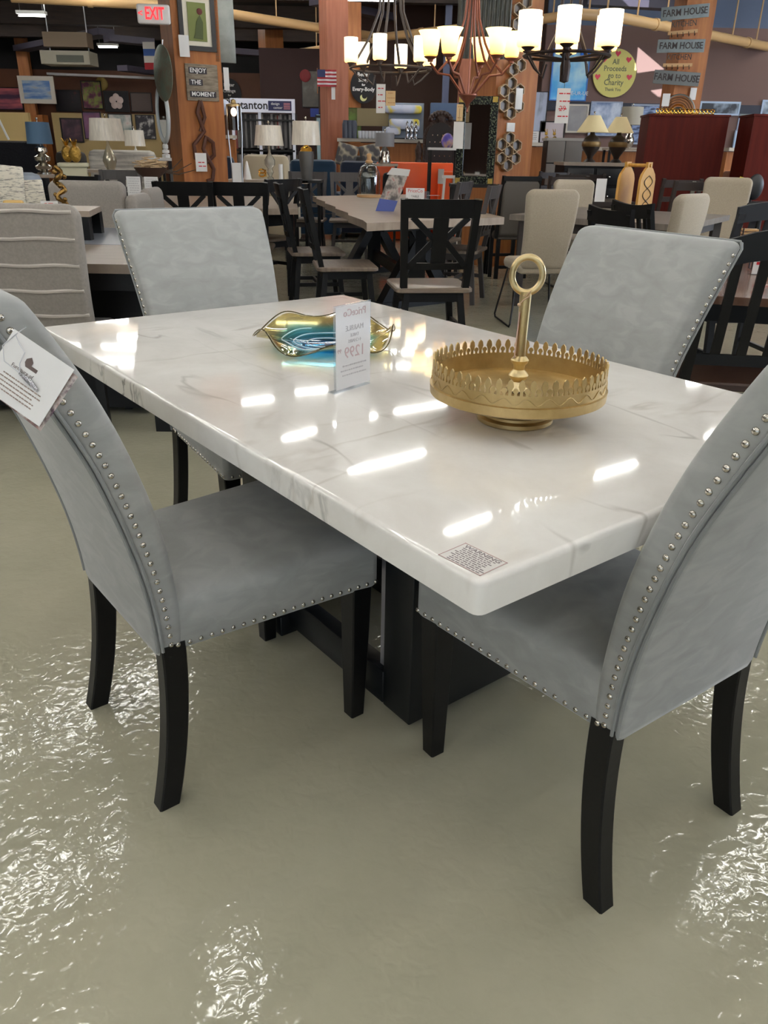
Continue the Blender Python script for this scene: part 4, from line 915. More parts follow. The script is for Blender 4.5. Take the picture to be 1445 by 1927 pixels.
mb = MB(); mb.T = Matrix.Rotation(R(90), 4, 'X') @ Matrix.Scale(1.3, 4, (0, 1, 0)); mb.lathe([(0, -.004), (.2, -.004), (.2, .004), (0, .004)], n=40); mb.build('glass', mat('mirror_glass', (190, 200, 208), .06, 1.0), ov)
p, w_, h_ = rect(270, 79, 293, 131, 9.9); t = thing('wall_sign', 'small red, white and blue sign left of the timber post', 'sign', (p.x, 9.9, p.z), R(-10))
for i, c_ in enumerate(((168, 36, 44), (206, 200, 192), (52, 84, 146), (206, 200, 192))): MB().box((0, 0, h_ * (.125 + .25 * i)), (w_, .012, h_ * .25)).build('band', mat('sign_band_%d' % i, c_, .6), t)
MB().box((.12, .01, h_ * .6), (.3, .02, .03)).build('bracket', BLACKW, t)

# ------------------------------------------------------------------ chandeliers
def glow(name, c1, c2, power, z0, z1):
    m = mat(name, (240, 225, 195), .4); nt = m.node_tree; L = nt.links; b = nt.nodes['Principled BSDF']
    tc = nt.nodes['Texture Coordinate']; sx = nt.nodes.new('ShaderNodeSeparateXYZ'); mr = nt.nodes.new('ShaderNodeMapRange'); mr.inputs[1].default_value = z0; mr.inputs[2].default_value = z1
    cr = nt.nodes.new('ShaderNodeValToRGB'); e = cr.color_ramp.elements; e[0].color = lin(c1); e[1].color = lin(c2); e[1].position = .55; q = e.new(.25); q.color = lin(tuple((a + b_) / 2 for a, b_ in zip(c1, c2)))
    L.new(tc.outputs['Object'], sx.inputs[0]); L.new(sx.outputs[2], mr.inputs[0]); L.new(mr.outputs[0], cr.inputs[0]); L.new(cr.outputs[0], b.inputs['Emission Color']); b.inputs['Emission Strength'].default_value = power
    return m
GW = glow('lit_frosted_glass', (226, 170, 100), (255, 238, 205), SHADE_POWER, 0, .2); GA = glow('lit_amber_glass', (214, 150, 60), (255, 224, 150), SHADE_POWER * .8, 0, .2)
def chandelier(label, px, py, Y, r, angs, kind, metal, hs, rs, taglab=None):
    p = at(px, py, Y); t = thing('chandelier', label, 'chandelier', (p.x, Y, p.z))
    for i, a in enumerate(angs):
        x, y = r * math.cos(R(a)), r * math.sin(R(a))
        if kind == 'bell': prof = [(rs * .45, 0), (rs * .62, .01), (rs * .72, hs * .35), (rs * .8, hs * .7), (rs * 1.05, hs * .92), (rs * 1.15, hs), (rs * 1.05, hs), (rs * .7, hs * .7), (rs * .5, .02), (0, .015)]
        else: prof = [(rs * .5, 0), (rs * .9, .0), (rs, .012), (rs, hs), (rs * .93, hs), (rs * .93, .02), (0, .02)]
        sh = MB().lathe(prof, n=24, cap=False).build('glass_shade', GA if kind == 'bell' else GW, t, (x, y, 0))
        MB().lathe([(0, -.035), (.02, -.035), (.022, -.02), (rs * .55, -.006), (rs * .6, 0), (0, 0)], n=14).build('shade_holder', metal, t, (x, y, 0))
    if kind == 'bell':
        for a in angs:
            c_, s_ = math.cos(R(a)), math.sin(R(a)); hh = ZC - p.z
            MB().tube([(.03 * c_, .03 * s_, -.27), (.09 * c_, .09 * s_, -.2), (.5 * r * c_, .5 * r * s_, -.12), (.8 * r * c_, .8 * r * s_, -.11), (r * c_, r * s_, -.04)], .009, 6).build('arm', metal, t)
            MB().tube([(.8 * r * c_, .8 * r * s_, -.1), (.55 * r * c_, .55 * r * s_, -.02), (.35 * r * c_, .35 * r * s_, .10), (.18 * r * c_, .18 * r * s_, .26), (.1 * r * c_, .1 * r * s_, .5), (.09 * r * c_, .09 * r * s_, .75)], .009, 6).build('strap', metal, t)
        MB().lathe([(0, -.38), (.012, -.37), (.006, -.35), (.014, -.33), (.02, -.31), (.05, -.28), (.075, -.255), (.075, -.245), (0, -.24)], n=20).build('finial', metal, t)
        MB().lathe([(.03, .74), (.05, .76), (.02, .80), (.008, .84), (.008, ZC - p.z)], n=10).build('rod', metal, t); MB().tube([(0, 0, -.25), (0, 0, .76)], .006, 6).build('stem', metal, t)
    else:
        MB().tube([(r * math.cos(2 * math.pi * i / 40), r * math.sin(2 * math.pi * i / 40), -.04) for i in range(40)], .011, 6, closed=True).build('ring', metal, t)
        for a in range(0, 360, 60):
            c_, s_ = math.cos(R(a + angs[0])), math.sin(R(a + angs[0]))
            MB().tube([(r * c_, r * s_, -.05), (r * .8 * c_, r * .8 * s_, -.12), (r * .62 * c_, r * .62 * s_, -.16), (r * .55 * c_, r * .55 * s_, -.08)], .008, 6).build('scroll', metal, t)
            if kind == 'ring': MB().tube([(r * .98 * c_, r * .98 * s_, -.04), (r * .55 * c_, r * .55 * s_, .2), (r * .3 * c_, r * .3 * s_, .42), (r * .28 * c_, r * .28 * s_, .55), (r * .12 * c_, r * .12 * s_, .6)], .012, 6).build('strap', metal, t)
            else: MB().tube([(r * .98 * c_, r * .98 * s_, -.04), (.03 * c_, .03 * s_, -.06)], .008, 6).build('arm', metal, t)
        if kind == 'ring': MB().lathe([(.05, .56), (.05, .62), (.01, .64), (.01, ZC - p.z)], n=12).build('rod', metal, t)
        else:
            MB().lathe([(0, -.2), (.03, -.19), (.035, -.1), (.02, -.04), (.03, .0), (.01, .02), (0, .02)], n=14).build('hub', metal, t)
            for s in (-.06, .06): MB().tube([(s, 0, ZC - p.z), (s, 0, .12), (s * 2.2, 0, -.04)], .012, 6).build('strap', metal, t)
            MB().tube([(0, 0, 0), (0, 0, ZC - p.z)], .007, 6).build('rod', metal, t)
    return t
chandelier('grey metal ring chandelier with six lit cylinder shades, leftmost of the three', 735, 121, 8.4, .378, (15, 75, 135, 195, 255, 315), 'ring', mat('grey_bronze', (92, 84, 80), .45, .6), .2, .062)
chandelier('copper coloured chandelier with amber bell shades, the middle one of three', 884, 110, 7.0, .32, (195, 236, 111, 69, 304, 347), 'bell', mat('copper_bronze', (134, 82, 66), .4, .6), .17, .085)
chandelier('dark chandelier with large white cylinder shades, rightmost of the three', 1067, 92, 6.0, .28, (195, 143, 258, 80, 325, 15), 'cyl', mat('black_bronze', (50, 42, 42), .4, .6), .2, .075)
def hung(label, px, Y, m=PAPER, lines=4, name='price_tag', cm=None, slen=.12):
    p, w_, h_ = rect(*px, Y); t = thing(name, label, 'tag', p, 0)
    MB().box((0, 0, h_ / 2), (w_, .003, h_)).build('card', m, t); MB().tube([(0, 0, h_), (0, 0, h_ + slen)], .0015, 5).build('string', INK, t)
    if lines: MB_lines(t, 'print', cm or RED, -w_ * .35, w_ * .35, h_ * .85, h_ * .2, lines, h_ * .035, y=-.0022)
    return t, w_, h_
t, w_, h_ = hung('long white price tag hanging under the rightmost chandelier', (1046, 166, 1071, 232), 6.0, slen=.24); text('lettering', '29', h_ * .22, RED, t, (0, -.003, h_ * .42), ext=.0004)
hung('long white price tag hanging under the leftmost chandelier', (708, 158, 725, 213), 8.04, slen=.18)
hung('tan wooden tag hanging right of the long white tag under the leftmost chandelier', (726, 171, 744, 199), 8.72, mat('tan_card', (206, 176, 130), .6), 3, cm=CEDAR, slen=.28)
hung('tan and white price tag at the left corner of the gold framed mirror', (859, 196, 871, 228), 8.87, mat('tan_card', (206, 176, 130)), 2, cm=CEDAR)
hung('blank white price card in front of the gold framed mirror', (853, 229, 872, 280), 8.84, PAPER, 0)

# ------------------------------------------------------------------ right post: corrugated panel, hexagon shelves, mirror
c, w_, h_ = rect(862, -14, 964, 108, 9.3); t = thing('corrugated_panel', 'weathered corrugated metal panel hanging on the post behind the middle chandelier', 'panel', (c.x, 9.45, c.z), 0)
mb = MB(); n = 60; mb.loft([[Vector((-w_ / 2 + w_ * i / n, .014 * math.sin(i * 1.25) + s, z)) for i in range(n + 1)] + [Vector((w_ / 2 - w_ * i / n, .014 * math.sin((n - i) * 1.25) + s + .004, z)) for i in range(n + 1)] for z, s in ((0, 0), (h_, 0))])
mb.build('sheet', mat('weathered_zinc', (112, 110, 104), .45, .5, noise=(5, (84, 88, 86), (6, 1, 1))), t)
HEX = mat('light_hex_wood', (176, 150, 118), .6)
def hexes(label, pts, r=10.2):
    cs = [onface(P4, x, y, .03) for x, y in pts]; c0 = sum(cs, Vector()) / len(cs); t = thing('hexagon_shelf', label, 'shelf', c0, R(P4[1]))
    Ri = Matrix.Rotation(-R(P4[1]), 3, 'Z'); s_ = r * 9.7 / 1592
    for c_ in cs:
        q = Ri @ (c_ - c0); mb = MB(); ring = [(s_ * math.sin(k * math.pi / 3) * 1.05, s_ * math.cos(k * math.pi / 3) * 1.0) for k in range(6)]
        for k in range(6): a, b = ring[k], ring[(k + 1) % 6]; mb.beam((a[0], 0, a[1]), (b[0], 0, b[1]), .05, .009, (0, 1, 0)) if False else mb.beam((a[0], 0, a[1]), (b[0], 0, b[1]), .009, .05, (0, 1, 0))
        mb.build('hexagon', HEX, t, (q.x, q.y, q.z)); mb = MB(); mb.prism([(a * .95, b * .95) for a, b in ring], .004, off=.02); mb.build('mirror_back', mat('hex_mirror', (96, 88, 84), .3, .3), t, (q.x, q.y, q.z))
    return t
hexes('cluster of wooden hexagon shelves at the top of the right post', [(990, 4), (974, 18), (972, 46), (985, 29), (973, 68)])
hexes('cluster of wooden hexagon shelves in the middle of the right post', [(965, 131), (979, 123), (962, 157), (948, 171), (976, 170), (962, 184), (947, 199), (975, 200), (960, 213)])
hexes('cluster of wooden hexagon shelves low on the right post, below the thermostat', [(958, 260), (943, 272), (971, 274), (956, 285), (942, 298), (969, 298), (954, 311)])
slab('price_tag', 'white price tag hanging on the middle hexagon shelf cluster', 'tag', P4, (970, 166, 983, 206), .004, PAPER, .07)
slab('thermostat', 'small white square thermostat between the hexagon shelf clusters', 'thermostat', P4, (953, 231, 968, 248), .02, WHITE, .012)
t, w_, h_ = pic('standing_mirror', 'black framed mirror with jewelled gold corners leaning before the right post', (859, 181, 934, 346), 8.95, mat('jewelled_black_frame', (30, 34, 34), .25, .4, noise=(60, (120, 128, 104), (1, 1, 1), .52, .62)), .075, mat('mirror_silver', (215, 218, 222), .03, 1.0), cat='mirror')
GC_ = mat('pale_gold_corner', (206, 178, 96), .3, .9)
for sx in (-1, 1):
    for z in (.03, h_ - .03): MB().box((sx * (w_ / 2 - .03), -.018, z), (.05, .006, .05)).build('corner_ornament', GC_, t)
t.rotation_euler = (0, 0, R(-20)); mz = t.location.z; kk = thing('black_console', 'black console table carrying the jewelled mirror', 'table', (t.location.x, 8.98, 0))
MB().box((0, 0, mz - .0175), (.5, .3, .03)).build('tabletop', BLACKW, kk)
for sx in (-1, 1):
    for sy in (-1, 1): MB().box((sx * .22, sy * .11, (mz - .033) / 2), (.04, .04, mz - .033)).build('leg', BLACKW, kk)

# ------------------------------------------------------------------ FARM HOUSE signs on the far right post
GPL = mat('grey_zinc_plate', (136, 146, 148), .5, noise=(8, (118, 128, 132)))
for i, (px, lab) in enumerate((((1245, 10, 1335, 36), 'topmost'), ((1237, 74, 1326, 99), 'middle'), ((1229, 134, 1316, 160), 'lowest'))):
    P = (P5[0] + Vector((0, -.10, 0)), -4, Vector((math.sin(R(-4)), -math.cos(R(-4)), 0)))
    t, w_, h_ = slab('farmhouse_sign', 'grey metal FARM HOUSE kitchen sign with key hooks, %s of the three' % lab, 'sign', P, px, .012, GPL if i < 2 else mat('darker_zinc', (112, 116, 116), .5))
    t.rotation_euler = (0, R(-5 if i == 0 else (-1 if i == 1 else 3)), R(-4))
    MB().box((0, .07, h_ / 2), (.05, .13, .03)).build('bracket', BLK, t)
    text('lettering', 'FARM HOUSE', h_ * .72, mat('dark_brown_letter', (58, 48, 48), .6), t, (0, -.009, h_ * .5), ext=.002, sx=.86, bold=.001)
    if i < 2:
        text('cut_out_lettering', 'KITCHEN', h_ * .62, BLK, t, (.0, -.004, -h_ * .36), ext=.003, sx=.8)
        MB().box((-.01, 0, -h_ * .95), (w_ * .62, .02, h_ * .26)).build('hook_board', mat('light_wood', (196, 156, 108)), t)
        for k in range(5): MB().tube([(-.01 + w_ * (-.24 + .12 * k), -.01, -h_ * .95), (-.01 + w_ * (-.24 + .12 * k), -.03, -h_ * 1.3), (-.01 + w_ * (-.24 + .12 * k), -.05, -h_ * 1.2)], .004, 5).build('hook', BLK, t)
# dark red cabinets
def cab(label, x0, x1, y0, Y, dep=.5, shear=0):
    a = at(x0, y0, Y); b = at(x1, y0, Y); h_ = a.z; t = thing('mahogany_cabinet', label, 'cabinet', ((a.x + b.x) / 2, Y + dep / 2, 0), R(-6)); w_ = b.x - a.x
    MB().box((0, 0, h_ / 2 - .01), (w_, dep, h_ - .02)).build('carcass', MAHOG, t, smooth=0); MB().box((0, 0, h_ - .01), (w_ + .02, dep + .02, .02)).build('top_board', MAHOG, t, smooth=0); MB().box((0, -.005, .05), (w_ + .01, dep, .1)).build('plinth', BROWNW, t); return t, w_, h_
t, cw, ch = cab('tall dark red mahogany cabinet seen from behind, under the farm house signs', 1229, 1376, 214, 9.6); cp = t.location
cab('dark red mahogany cabinet cut off by the right edge of the photo', 1428, 1560, 214, 9.0)
tr = thing('gold_tray', 'gold openwork gallery tray on top of the dark red cabinet', 'tray', (at(1284, 208, 9.8).x, 9.8, ch + .001)); tw = 105 * 9.8 / 1592
MB().box((0, 0, .006), (tw, .2, .012)).build('base', SHINYGOLD, tr); mb = MB()
for i in range(16):
    x = -tw / 2 + tw * (i + .5) / 16; mb.tube([(x + .017 * math.cos(a), -.095, .034 + .017 * math.sin(a)) for a in [2 * math.pi * k / 12 for k in range(12)]], .005, 5, closed=True)
mb.box((0, -.095, .055), (tw, .008, .006)); mb.build('gallery', SHINYGOLD, tr)
nr = thing('nested_arches', 'nested gold and brown ring sculpture standing in the gold tray', 'sculpture', (at(1277, 200, 9.85).x, 9.86, ch + .0145))
for i, (r_, m_) in enumerate(((.19, STEEL), (.165, mat('bronze_ring', (120, 84, 58), .4, .5)), (.14, mat('bronze_ring', (1, 1, 1))), (.115, mat('bronze_ring', (1, 1, 1))), (.09, SHINYGOLD))):
    MB().tube([(r_ * math.cos(a), .0, r_ * math.sin(a)) for a in [math.pi * k / 24 for k in range(25)]], .009, 6).build('arch', m_, nr)
MB().prism([(.07 * math.cos(math.pi * k / 16), .07 * math.sin(math.pi * k / 16)) for k in range(17)], .02).build('dark_centre', BLK, nr)
t, w_, h_ = card('price_tag', 'white price tag leaning on the nested arches above the dark red cabinet', 'tag', (1246, 176, 1260, 200), 9.65); 
slab('price_tag', 'white price tag hanging below the lowest farm house sign', 'tag', P5, (1298, 165, 1310, 188), .004, PAPER, .03)

# ------------------------------------------------------------------ pipes
PIPE = mat('tan_painted_pipe', (196, 160, 112), .45)
def pipe(label, pts, r, z):
    ps = []
    for x, y in pts:
        a = atz(x, y, z) if y < 150 else None; ps.append(a)
    c = ps[0]; t = thing('sprinkler_pipe', label, 'pipe', c); MB().tube([p - c for p in ps], r, 12).build('main', PIPE, t); mb = MB()
    for i in range(len(ps) - 1):
        for k in (.3, .75):
            q = ps[i].lerp(ps[i + 1], k) - c; MB().tube([(q.x, q.y, q.z), (q.x, q.y, ZC - c.z)], .012, 6).build('hanger', PIPE, t)
        q = ps[i].lerp(ps[i + 1], .6) - c; d = (ps[i + 1] - ps[i]).normalized() * .04; MB().tube([q - d, q + d], r * 1.18, 12).build('coupling', PIPE, t)
    return t
pipe('long tan sprinkler pipe crossing the ceiling left of the leftmost chandelier', [(20, -6), (265, 7), (430, 26), (700, 68)], .075, 3.25)
pipe('tan sprinkler pipe running behind the leftmost and middle chandeliers', [(700, 72), (860, 54), (1020, 36), (1090, 26)], .07, 3.2)
pipe('tan sprinkler pipe crossing the blue ceiling at the upper right', [(1085, 26), (1160, 32), (1280, 55), (1345, 68), (1445, 88)], .07, 3.0)
pipe('thin tan pipe below the long pipe, beside the far brown post', [(556, 97), (700, 76)], .045, 3.1)
# ------------------------------------------------------------------ half-height walls with a pale cap
CAP = mat('pale_cap', (196, 188, 174), .5)
def halfwall(k, x0, x1, py, Y):
    a = at(x0, py, Y); b = at(x1, py, Y); z = a.z
    o = struct(MB().box(((a.x + b.x) / 2, Y + .1, z / 2 - .02), (b.x - a.x, .16, z - .04)).build('trim_%d' % k, CEDAR, smooth=0)); MB().box(((a.x + b.x) / 2, Y + .08, z), (b.x - a.x + .02, .3, .05)).build('ledge', CAP, o, smooth=0); return z + .026
halfwall(60, 405, 440, 257, 14.2); ZH = halfwall(61, 636, 866, 263, 14.2); ZR = halfwall(62, 978, 1075, 271, 14.2); halfwall(63, 1075, 1236, 279, 14.2); halfwall(64, 1370, 1700, 281, 14.2)
def onY(px, Y, z): return Vector((at(px, 285, Y).x, Y, z))
# ------------------------------------------------------------------ left back wall
WB = 22.36
OAKF = mat('pale_frame', (206, 198, 186), .5); BF = mat('thin_black_frame', (22, 20, 22), .4)
pic('canvas_print', 'pink sunset city canvas at the left edge of the back wall', (-30, 164, 42, 207), WB, BF, .02, art('sunset_print', [(54, 46, 70), (92, 60, 84), (206, 104, 110), (220, 130, 120)], 1.2, (.5, 1, 4)))
pic('framed_picture', 'white framed blue seascape picture on the back wall', (36, 143, 103, 195), 21.94, OAKF, .1, art('seascape_print', [(70, 106, 168), (96, 130, 180), (150, 166, 190), (172, 160, 140)], 2, (1, 1, 5)))
pic('canvas_print', 'black canvas with a small red flower pot on the back wall', (104, 169, 152, 210), WB, BF, .02, art('dark_red_print', [(20, 18, 24), (24, 20, 26), (30, 24, 30), (120, 40, 40)], 3))
pic('canvas_print', 'dark canvas of green and magenta tulips on the back wall', (154, 152, 192, 205), WB, BF, .02, art('tulip_print', [(40, 24, 34), (96, 40, 66), (120, 130, 60), (150, 60, 96)], 5))
t, w_, h_ = pic('canvas_print', 'black canvas of a white orchid on the back wall', (196, 171, 243, 211), WB, BF, .02, mat('black_canvas', (24, 22, 26), .6))
mb = MB()
for a in range(5): mb.ball((.10 * math.cos(R(a * 72 + 90)), -.02, h_ / 2 + .10 * math.sin(R(a * 72 + 90))), .085, 10, 6, (1, .1, 1))
mb.build('orchid', mat('orchid_print', (206, 186, 180), .6), t)
pic('canvas_print', 'dark canvas with a small brown motif beside the oval mirror', (246, 174, 286, 211), WB, BF, .02, art('dark_brown_print', [(22, 20, 22), (30, 24, 24), (66, 44, 36)], 3))
o = MB().ball((0, 0, 0), .16, 16, 8, (1, .15, 1)).build('wall_plate', mat('olive_gold', (140, 118, 60), .4, .5), None, at(191, 158, WB + .05)); tag(o, 'round olive gold plate above the tulip canvas', 'plate')
c, w_, h_ = rect(90, 138, 292, 148, 22.0); t = thing('wall_rail', 'long pale metal rail running above the canvases on the back wall', 'rail', c); MB().box((0, 0, h_ / 2), (w_, .12, .05), rot=Matrix.Rotation(R(1.2), 3, 'Y')).build('rail', mat('pale_grey_metal', (176, 174, 176), .4), t)
MB().box((0, .15, h_ / 2), (w_ * .9, .2, .02)).build('bracket', STEEL, t)
c, w_, h_ = rect(76, 95, 168, 121, 17.5); t = thing('air_conditioner', 'boxy ceiling air conditioner unit at the upper left', 'air conditioner', c)
MB().box((0, .25, h_ / 2), (w_, .5, h_)).build('casing', mat('greyish_casing', (132, 126, 112), .5), t); MB().box((.1, -.004, h_ * .42), (w_ * .55, .02, h_ * .5)).build('grille', mat('dark_grille', (62, 64, 54), .5), t)
MB().box((0, .3, h_ + .2), (w_ * .9, .35, .25)).build('duct', mat('tan_duct', (104, 88, 70), .6), t)
for s in (-1, 1): MB().tube([(s * w_ * .4, .3, h_), (s * w_ * .4, .3, ZC - c.z)], .012, 6).build('hanger_rod', STEEL, t)
# low display wall in front of it
YD = 19.5
def display(k, x0, x1, y0, m): a = at(x0, y0, YD); b = at(x1, y0, YD); return struct(MB().box(((a.x + b.x) / 2, YD, a.z / 2), (b.x - a.x, .12, a.z)).build('trim_%d' % k, m, smooth=0))
display(70, -60, 54, 210, mat('cream_panel', (196, 170, 116), .6)); display(71, 98, 300, 212, mat('khaki_panel', (150, 128, 86), .6))
pic('framed_picture', 'dark floral picture leaning below the black canvases', (115, 222, 156, 268), YD - .08, BF, .03, art('dark_floral_print', [(30, 22, 30), (60, 40, 52), (96, 62, 70)], 4))
pic('framed_picture', 'purple and red oval patterned picture left of the white lamp', (157, 210, 192, 262), YD - .075, BF, .02, art('purple_oval_print', [(70, 56, 96), (112, 70, 96), (120, 96, 130)], 2.5))
pic('framed_picture', 'dark picture of white blossoms behind the small white lamp', (256, 216, 292, 262), YD - .075, BF, .02, art('blossom_print', [(30, 28, 34), (40, 36, 44), (190, 186, 184)], 7))
pic('wall_board', 'red, white and teal abstract board behind the small white lamp', (205, 214, 250, 262), YD - .07, BF, .02, art('teal_red_print', [(110, 140, 130), (70, 110, 110), (196, 190, 186), (180, 50, 46)], 2))
# ------------------------------------------------------------------ sofas
def sofa(name, label, px, Y, m, dep=.9, cush=None, arms=True, hump=False):
    a = at(px[0], px[1], Y); b = at(px[2], px[1], Y); w_ = b.x - a.x; h_ = a.z; t = thing(name, label, 'sofa', ((a.x + b.x) / 2, Y, 0))
    MB().bbox((0, .2, .24), (w_, dep, .34), .04).build('base', m, t)
    n = 2 if w_ > 1.3 else 1; bw_ = (w_ - .1) / n
    for i in range(n): MB().bbox((-w_ / 2 + .05 + bw_ * (i + .5), -.1, h_ / 2 + .18), (bw_ - .01, .24, h_ - .36), .07).build('back_cushion', m, t)
    if arms:
        for s in (-1, 1): MB().bbox((s * (w_ / 2 - .07), .2, .35), (.16, dep * .95, .6), .05).build('arm', m, t)
    for sx in (-1, 1):
        for sy in (-.2, .6): MB().box((sx * (w_ / 2 - .1), sy, .04), (.05, .05, .08)).build('foot', BLACKW, t)
    return t
sofa('sofa', 'cream leather sofa behind the glass based lamp', (452, 290, 552, 345), 11.2, CREAMF)
sofa('sofa', 'teal blue velvet sofa behind the grey vase lamp', (540, 299, 640, 335), 12.6, TEAL, dep=.7)
sofa('sofa', 'dark navy sofa behind the glass cloche', (634, 302, 742, 335), 12.9, NAVY, dep=.7)
sofa('sofa', 'navy sofa beside the left timber post, behind the lantern lamp', (404, 293, 449, 345), 12.4, NAVY, dep=.7, arms=False)
sofa('sofa', 'dark navy fur covered sofa at the left edge', (-40, 264, 92, 340), 11.2, mat('black_blue_fur', (14, 15, 22), .9, bump=(40, .8, .02)))
sofa('sofa', 'dark brown grey sofa behind the gold pineapples', (104, 284, 170, 340), 12.5, mat('dark_taupe_sofa', (54, 50, 46), .85))
ws = sofa('sofa', 'white ribbed sofa behind the white table lamp', (165, 281, 302, 345), 11.4, mat('ribbed_white_throw', (226, 220, 210), .85, noise=(4, (182, 176, 168), (.4, .4, 6), .42, .58), bump=(12, .5, .02)))
orr = mat('bright_orange_lacquer', (240, 92, 28), .35)
ob = thing('orange_bench', 'bright orange high backed lounge bench behind the price cards', 'bench', (at(782, 300, 12.6).x, 12.5, 0)); a = at(708, 304, 12.7); b = at(856, 306, 12.7); w_ = b.x - a.x; h_ = a.z
MB().bbox((0, .2, h_ / 2), (w_, .12, h_), .04).build('back_panel', orr, ob); MB().bbox((w_ / 2 - .1, -.02, h_ * .45), (.28, .46, h_ * .9), .04).build('side_panel', orr, ob); MB().bbox((-.1, -.0, .3), (w_ - .3, .42, .25), .04).build('seat', orr, ob)
MB().bbox((-w_ * .28, .06, h_ * .72), (w_ * .26, .14, h_ * .3), .05).build('cushion', mat('black_cushion', (20, 20, 24), .8), ob)
bed = sofa('sofa', 'charcoal sofa with patterned cushions by the wooden half wall', (636, 292, 738, 320), 13.74, mat('charcoal_weave', (58, 54, 54), .85), dep=.6, arms=False)
def cushion(label, px, py, Y, s, m, z=None, rz=0, tilt=0, group=None):
    p = at(px, py, Y); o = thing('cushion', label, 'cushion', (p.x, Y, p.z if z is None else z), rz, group); mb = MB(); lp = []
    for q, y in ((.35, -.055), (.2, -.05), (.06, -.028), (0, 0), (.06, .028), (.2, .05), (.35, .055)): lp.append([Vector((x * (1 + .18 * abs(x * zz) / .25), y, zz * (1 + .18 * abs(x * zz) / .25))) * s for x, zz in rrect(.5 - q * .6, -.5 + q * .6, .5 - q * .6, .06, 3)])
    for l in lp:
        for v_ in l: v_.y = v_.y / s * (s * 1.6 if s < .6 else s)
    mb.T = Matrix.Rotation(R(tilt), 4, 'Y'); mb.loft(lp); mb.build('cover', m, o); return o
PATC = art('circle_pattern_fabric', [(84, 82, 84), (84, 82, 84), (196, 182, 158)], 11, kind='vor')
cushion('cushion with pale circles on the charcoal sofa, beside the pinkish post', 652, 292, 13.1, .27, PATC, tilt=14)
cushion('cushion with pale circles on the charcoal sofa, behind the glass cloche', 697, 293, 13.1, .27, PATC, tilt=-12)
STR = mat('ribbed_fabric', (222, 214, 198), .85, noise=(40, (136, 130, 124), (.5, .5, 2.4), .48, .64))
s2 = sofa('armchair', 'light blue grey armchair behind the grey channel stitched chair', (-60, 322, 92, 400), 7.6, mat('blue_grey_fabric', (150, 158, 168), .85), dep=.6, arms=False)
cushion('striped cream and grey cushion at the left edge, the larger of two', 8, 352, 7.2, .30, STR, tilt=4); cushion('striped cream and grey cushion right of the larger striped cushion', 62, 362, 7.22, .17, STR, tilt=-3)
bd = thing('bed', 'bed with rumpled white blankets beyond the orange bench', 'bed', (at(800, 300, 13.2).x, 13.2, 0)); MB().bbox((0, 0, .5), (1.0, .45, .9), .05).build('mattress', mat('pale_blue_sheet', (160, 166, 196), .8), bd); mb = MB(); mb.ball((-.22, 0, .96), .3, 16, 8, (1, .6, .4)); mb.ball((.24, 0, .95), .28, 16, 8, (1, .6, .34)); mb.build('blanket', mat('white_blanket', (206, 206, 214), .85, bump=(8, .5, .02)), bd)

# ------------------------------------------------------------------ table lamps
def console(label, px, z, Y, w_, m=TANTOP, lm=BLACKW, dep=.4):
    p = at(px, 300, Y); t = thing('console_table', label, 'table', (p.x, Y, 0)); MB().box((0, 0, z - .015), (w_, dep, .03)).build('tabletop', m, t)
    for sx in (-1, 1):
        for sy in (-1, 1): MB().box((sx * (w_ / 2 - .03), sy * (dep / 2 - .03), (z - .03) / 2), (.035, .035, z - .03)).build('leg', lm, t)
    return t
def lamp(label, x0, x1, y0, y1, yb, Y, taper, shade, basef, name='table_lamp'):
    """shade rows y0..y1, foot at yb"""
    cx = (x0 + x1) / 2; pb = at(cx + .03 * (yb - y1), yb, Y); zt = at(cx, y0, Y).z - pb.z; zs = at(cx, y1, Y).z - pb.z; r_ = (x1 - x0) / 2 * Y / 1592
    t = thing(name, label, 'lamp', pb); MB().lathe([(r_, zs), (r_ * taper, zt), (r_ * taper - .006, zt), (r_ - .006, zs)], n=32, cap=False).build('lamp_shade', shade, t)
    MB().tube([(0, 0, zs * .6), (0, 0, zt + .02)], .006, 6).build('pole', CHROME, t); MB().ball((0, 0, zt + .035), .014, 8, 6).build('finial', CHROME, t); basef(t, zs); return t, pb
MERC = mat('mercury_glass', (196, 188, 166), .15, .6, bump=(40, .5, .005)); BOTG = mat('wavy_clear_glass', (232, 228, 214), .05, trans=.7, bump=(10, .4, .01))
def urn(m, prof):
    def f(t, zs): MB().lathe([(a * zs, b * zs) for a, b in prof], n=28).build('base', m, t)
    return f
TEARD = [(0, 0), (.16, 0), (.16, .04), (.20, .12), (.26, .3), (.24, .42), (.14, .66), (.06, .85), (.05, 1), (0, 1)]
t, pb = lamp('white pleated lamp with a speckled glass base before the white ribbed sofa', 175, 239, 223, 265, 319, 10.2, .86, WSHADE, urn(MERC, TEARD)); console('console table under the white pleated lamp', 215, pb.z - .001, 10.2, .9)
t, pb = lamp('small white square shaded lamp beside the left post', 238, 275, 245, 275, 300, 13.2, .92, WSHADE, urn(WHITE, TEARD)); console('narrow console under the small white lamp', 262, pb.z - .001, 13.2, .7)
t, pb = lamp('blue shaded lamp with a stacked silver ball base at the left', 60, 105, 230, 271, 328, 9.9, .9, mat('steel_blue_shade', (74, 100, 124), .7, emis=((90, 130, 170), .04)), urn(CHROME, [(0, 0), (.24, 0), (.24, .06), (.1, .1), (.26, .18), (.3, .28), (.1, .38), (.26, .46), (.28, .58), (.1, .68), (.22, .76), (.2, .88), (.04, .94), (.03, 1.1), (0, 1.1)])); console('console table under the blue shaded lamp', 70, pb.z - .001, 9.9, 1.0)
